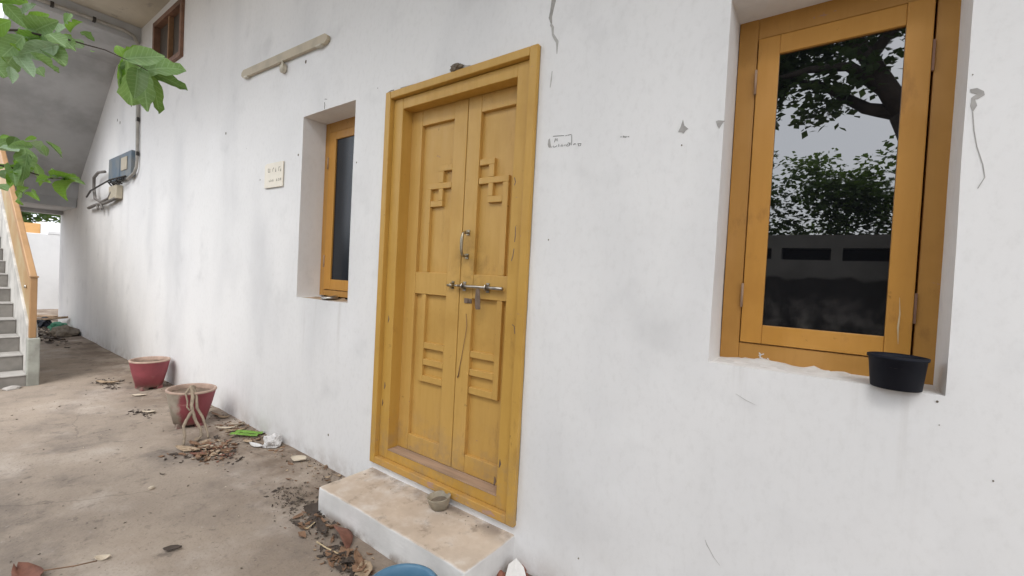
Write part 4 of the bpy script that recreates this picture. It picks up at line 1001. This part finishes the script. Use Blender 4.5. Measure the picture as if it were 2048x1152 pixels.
# young tree just outside the slab: its twigs reach into the view
yt = tag(empty('tree', (-.6, -3.1, 0)), 'young broad leaved tree reaching leafy twigs across the stairs', 'tree')
m = MB(); m.tube([(0, 0, 0), (.06, .05, .8), (.18, .18, 1.5), (.30, .34, 2.3), (.36, .46, 3.0)], [.060, .050, .042, .030, .018], 10); m.build('trunk', M['bark'], yt)
yo = Vector((-.6, -3.1, 0))
def rel(pts): return [Vector(p) - yo for p in pts]
m = MB(); leaf_cloud(m, [(.35, .35, 2.95, .75, .62, .50), (-.2, .1, 2.6, .6, .6, .4)], 420, .13, random.Random(4)); o = m.build('crown', M['leaf0'], yt); o['kind'] = 'stuff'
TW = [('A', [(-.40, -2.86, 1.75), (-.15, -2.62, 1.80), (.10, -2.3, 1.76), (.36, -2.08, 1.76), (.60, -1.78, 1.70), (.80, -1.56, 1.665), (.826, -1.496, 1.678), (.831, -1.471, 1.688), (.835, -1.439, 1.691), (.841, -1.406, 1.697), (.835, -1.388, 1.700), (.800, -1.379, 1.712), (.794, -1.345, 1.717), (.797, -1.321, 1.712), (.800, -1.300, 1.708), (.803, -1.273, 1.699)], [.010, .008, .006, .0045, .0032, .0026, .0024, .0022, .0020, .0018, .0015, .0012, .0011, .0010, .0010, .0008]),
      ('C', [(-.46, -2.95, 1.35), (-.22, -2.70, 1.42), (.0, -2.4, 1.40), (.22, -2.12, 1.45), (.45, -1.75, 1.42), (.61, -1.517, 1.447), (.614, -1.476, 1.456), (.615, -1.454, 1.453), (.617, -1.432, 1.450), (.620, -1.402, 1.443), (.625, -1.368, 1.447)], [.010, .008, .006, .0045, .0032, .0026, .0022, .0020, .0017, .0013, .0009])]
LEAVES = {'A': [(0.862,-1.471,1.666,0.845,-1.491,1.629,0.027,0),
    (0.85,-1.426,1.673,0.826,-1.468,1.646,0.026,1),
    (0.813,-1.44,1.681,0.851,-1.415,1.645,0.029,0),
    (0.886,-1.462,1.633,0.852,-1.426,1.624,0.015,0),
    (0.849,-1.476,1.633,0.869,-1.458,1.599,0.019,1),
    (0.75,-1.473,1.663,0.74,-1.486,1.619,0.031,0),
    (0.792,-1.458,1.718,0.806,-1.435,1.743,0.015,2),
    (0.814,-1.456,1.696,0.861,-1.431,1.714,0.033,0),
    (0.824,-1.42,1.709,0.798,-1.4,1.742,0.015,1),
    (0.83,-1.436,1.686,0.816,-1.417,1.712,0.012,1),
    (0.817,-1.411,1.703,0.856,-1.4,1.675,0.022,0),
    (0.809,-1.395,1.711,0.8,-1.381,1.705,0.015,1),
    (0.873,-1.411,1.703,0.925,-1.405,1.708,0.006,2),
    (0.793,-1.489,1.741,0.788,-1.46,1.712,0.021,0),
    (0.811,-1.503,1.732,0.785,-1.461,1.763,0.018,2),
    (0.796,-1.5,1.685,0.75,-1.487,1.676,0.036,0),
    (0.846,-1.43,1.673,0.811,-1.41,1.655,0.024,0),
    (0.836,-1.459,1.676,0.792,-1.434,1.674,0.028,0),
    (0.772,-1.479,1.682,0.804,-1.463,1.644,0.027,0),
    (0.885,-1.439,1.679,0.91,-1.423,1.659,0.025,0),
    (0.778,-1.413,1.719,0.783,-1.397,1.707,0.023,2),
    (0.813,-1.473,1.691,0.831,-1.449,1.676,0.025,0),
    (0.807,-1.506,1.623,0.814,-1.489,1.601,0.026,0)] + [(0.799,-1.313,1.711,0.814,-1.252,1.738,0.031,0),
    (0.773,-1.273,1.712,0.763,-1.193,1.748,0.035,0),
    (0.762,-1.265,1.715,0.736,-1.179,1.71,0.028,3),
    (0.733,-1.295,1.729,0.664,-1.27,1.658,0.051,0),
    (0.76,-1.273,1.711,0.772,-1.264,1.623,0.036,0),
    (0.737,-1.256,1.716,0.677,-1.214,1.649,0.031,3),
    (0.728,-1.301,1.739,0.725,-1.312,1.759,0.017,2),
    (0.754,-1.305,1.733,0.796,-1.283,1.749,0.011,2),
    (0.735,-1.305,1.729,0.711,-1.304,1.68,0.01,2),
    (0.808,-1.292,1.694,0.832,-1.301,1.628,0.03,3),
    (0.735,-1.288,1.73,0.692,-1.242,1.728,0.019,1)],
 'C': [(0.683,-1.438,1.504,0.653,-1.413,1.492,0.024,1),
    (0.638,-1.433,1.506,0.668,-1.467,1.491,0.015,0),
    (0.659,-1.412,1.518,0.631,-1.384,1.496,0.008,0),
    (0.566,-1.476,1.495,0.614,-1.452,1.491,0.033,1),
    (0.599,-1.453,1.452,0.647,-1.455,1.465,0.009,2),
    (0.593,-1.438,1.504,0.603,-1.435,1.45,0.028,0),
    (0.563,-1.437,1.456,0.511,-1.429,1.412,0.026,0),
    (0.611,-1.444,1.413,0.558,-1.445,1.383,0.025,2),
    (0.639,-1.432,1.405,0.681,-1.425,1.386,0.012,2),
    (0.606,-1.4,1.447,0.659,-1.369,1.451,0.012,2),
    (0.662,-1.407,1.441,0.667,-1.426,1.428,0.01,2),
    (0.604,-1.4,1.444,0.64,-1.39,1.443,0.006,1),
    (0.682,-1.41,1.43,0.643,-1.42,1.425,0.009,2),
    (0.65,-1.372,1.445,0.599,-1.374,1.407,0.019,2),
    (0.57,-1.36,1.455,0.585,-1.338,1.446,0.01,0),
    (0.629,-1.375,1.44,0.629,-1.366,1.45,0.005,1),
    (0.591,-1.478,1.434,0.584,-1.46,1.45,0.009,1),
    (0.603,-1.479,1.436,0.592,-1.46,1.434,0.009,1),
    (0.551,-1.477,1.454,0.553,-1.463,1.466,0.01,2),
    (0.627,-1.439,1.457,0.607,-1.421,1.46,0.005,2),
    (0.645,-1.483,1.411,0.665,-1.47,1.401,0.019,0),
    (0.553,-1.48,1.505,0.557,-1.452,1.53,0.015,0),
    (0.609,-1.458,1.461,0.654,-1.457,1.419,0.02,0),
    (0.633,-1.438,1.486,0.618,-1.443,1.43,0.022,0),
    (0.695,-1.42,1.504,0.681,-1.414,1.487,0.009,0),
    (0.597,-1.448,1.448,0.636,-1.463,1.412,0.017,2)]}
def blade(n=9, fold=.16, droop=.18, wav=.05, seed=0):
    vs = []; fs = []
    for i in range(n):
        u = i / (n - 1)
        w = .5 * (math.sin(math.pi * min(1, u * .97 + .015)) ** .75) * (1.1 - .35 * u) * 1.05
        w *= 1 + .22 * noise.noise(Vector((u * 6, seed * 3.1, 0)))
        for j in (-2, -1, 0, 1, 2):
            s = j / 2
            vs.append((u, w * s, fold * abs(s) * w * 1.2 - droop * (u - .5) ** 2 * 2 + wav * noise.noise(Vector((u * 5 + seed, s * 2, seed))) * abs(s)))
    for i in range(n - 1):
        for j in range(4): a = i * 5 + j; fs.append((a, a + 5, a + 6, a + 1))
    return vs, fs
LM = {}
rnd = random.Random(21)
for c in range(4):
    for k in range(5):
        vs, fs = blade(9, rnd.uniform(.05, .5), rnd.uniform(-.05, .35), rnd.uniform(.05, .22), c * 5 + k)
        me = bpy.data.meshes.new('leaf'); me.from_pydata(vs, [], fs); me.materials.append(M['leaf%d' % c]); me.polygons.foreach_set('use_smooth', [True] * len(fs)); LM[c, k] = me
for key, n_ in (('A', 16), ('C', 14)):
    src_ = list(LEAVES[key])
    for _ in range(n_):
        q = src_[rnd.randrange(len(src_) if key == 'C' else 23)]; off = [rnd.uniform(-.03, .03) for _ in range(3)]; k = rnd.uniform(.35, .8)
        d = [(q[3 + i] - q[i]) * k + rnd.uniform(-.012, .012) for i in range(3)]
        LEAVES[key].append(tuple(q[i] + off[i] for i in range(3)) + tuple(q[i] + off[i] + d[i] for i in range(3)) + (q[6] * k, rnd.choice((0, 0, 1, 2, 2, 3))))
camdir = Vector((2.1, -1.58, 1.27))
for key, pts, rr in TW:
    m = MB(); m.tube(rel(pts), rr, 7); tw = m.build('leafy_twig', M['bark'], yt)
    for i, (bx, by, bz, tx, ty, tz, w, c) in enumerate(LEAVES[key]):
        b_, e_ = Vector((bx, by, bz)), Vector((tx, ty, tz)); ax = e_ - b_; L = ax.length; ax.normalize()
        view = (camdir - b_).normalized()
        nr = view + Vector((rnd.uniform(-.35, .35), rnd.uniform(-.35, .35), rnd.uniform(.1, .9)))
        nr = (nr - ax * nr.dot(ax)).normalized(); sd_ = nr.cross(ax); b_ = b_ - ax * L * .06; L *= 1.16; w *= 1.36
        o = bpy.data.objects.new('leaf', LM[c, rnd.randrange(5)]); COL.objects.link(o); o.parent = tw
        p = b_ - yo
        o.matrix_local = Matrix(((ax.x * L, sd_.x * w, nr.x * L, p.x), (ax.y * L, sd_.y * w, nr.y * L, p.y), (ax.z * L, sd_.z * w, nr.z * L, p.z), (0, 0, 0, 1)))
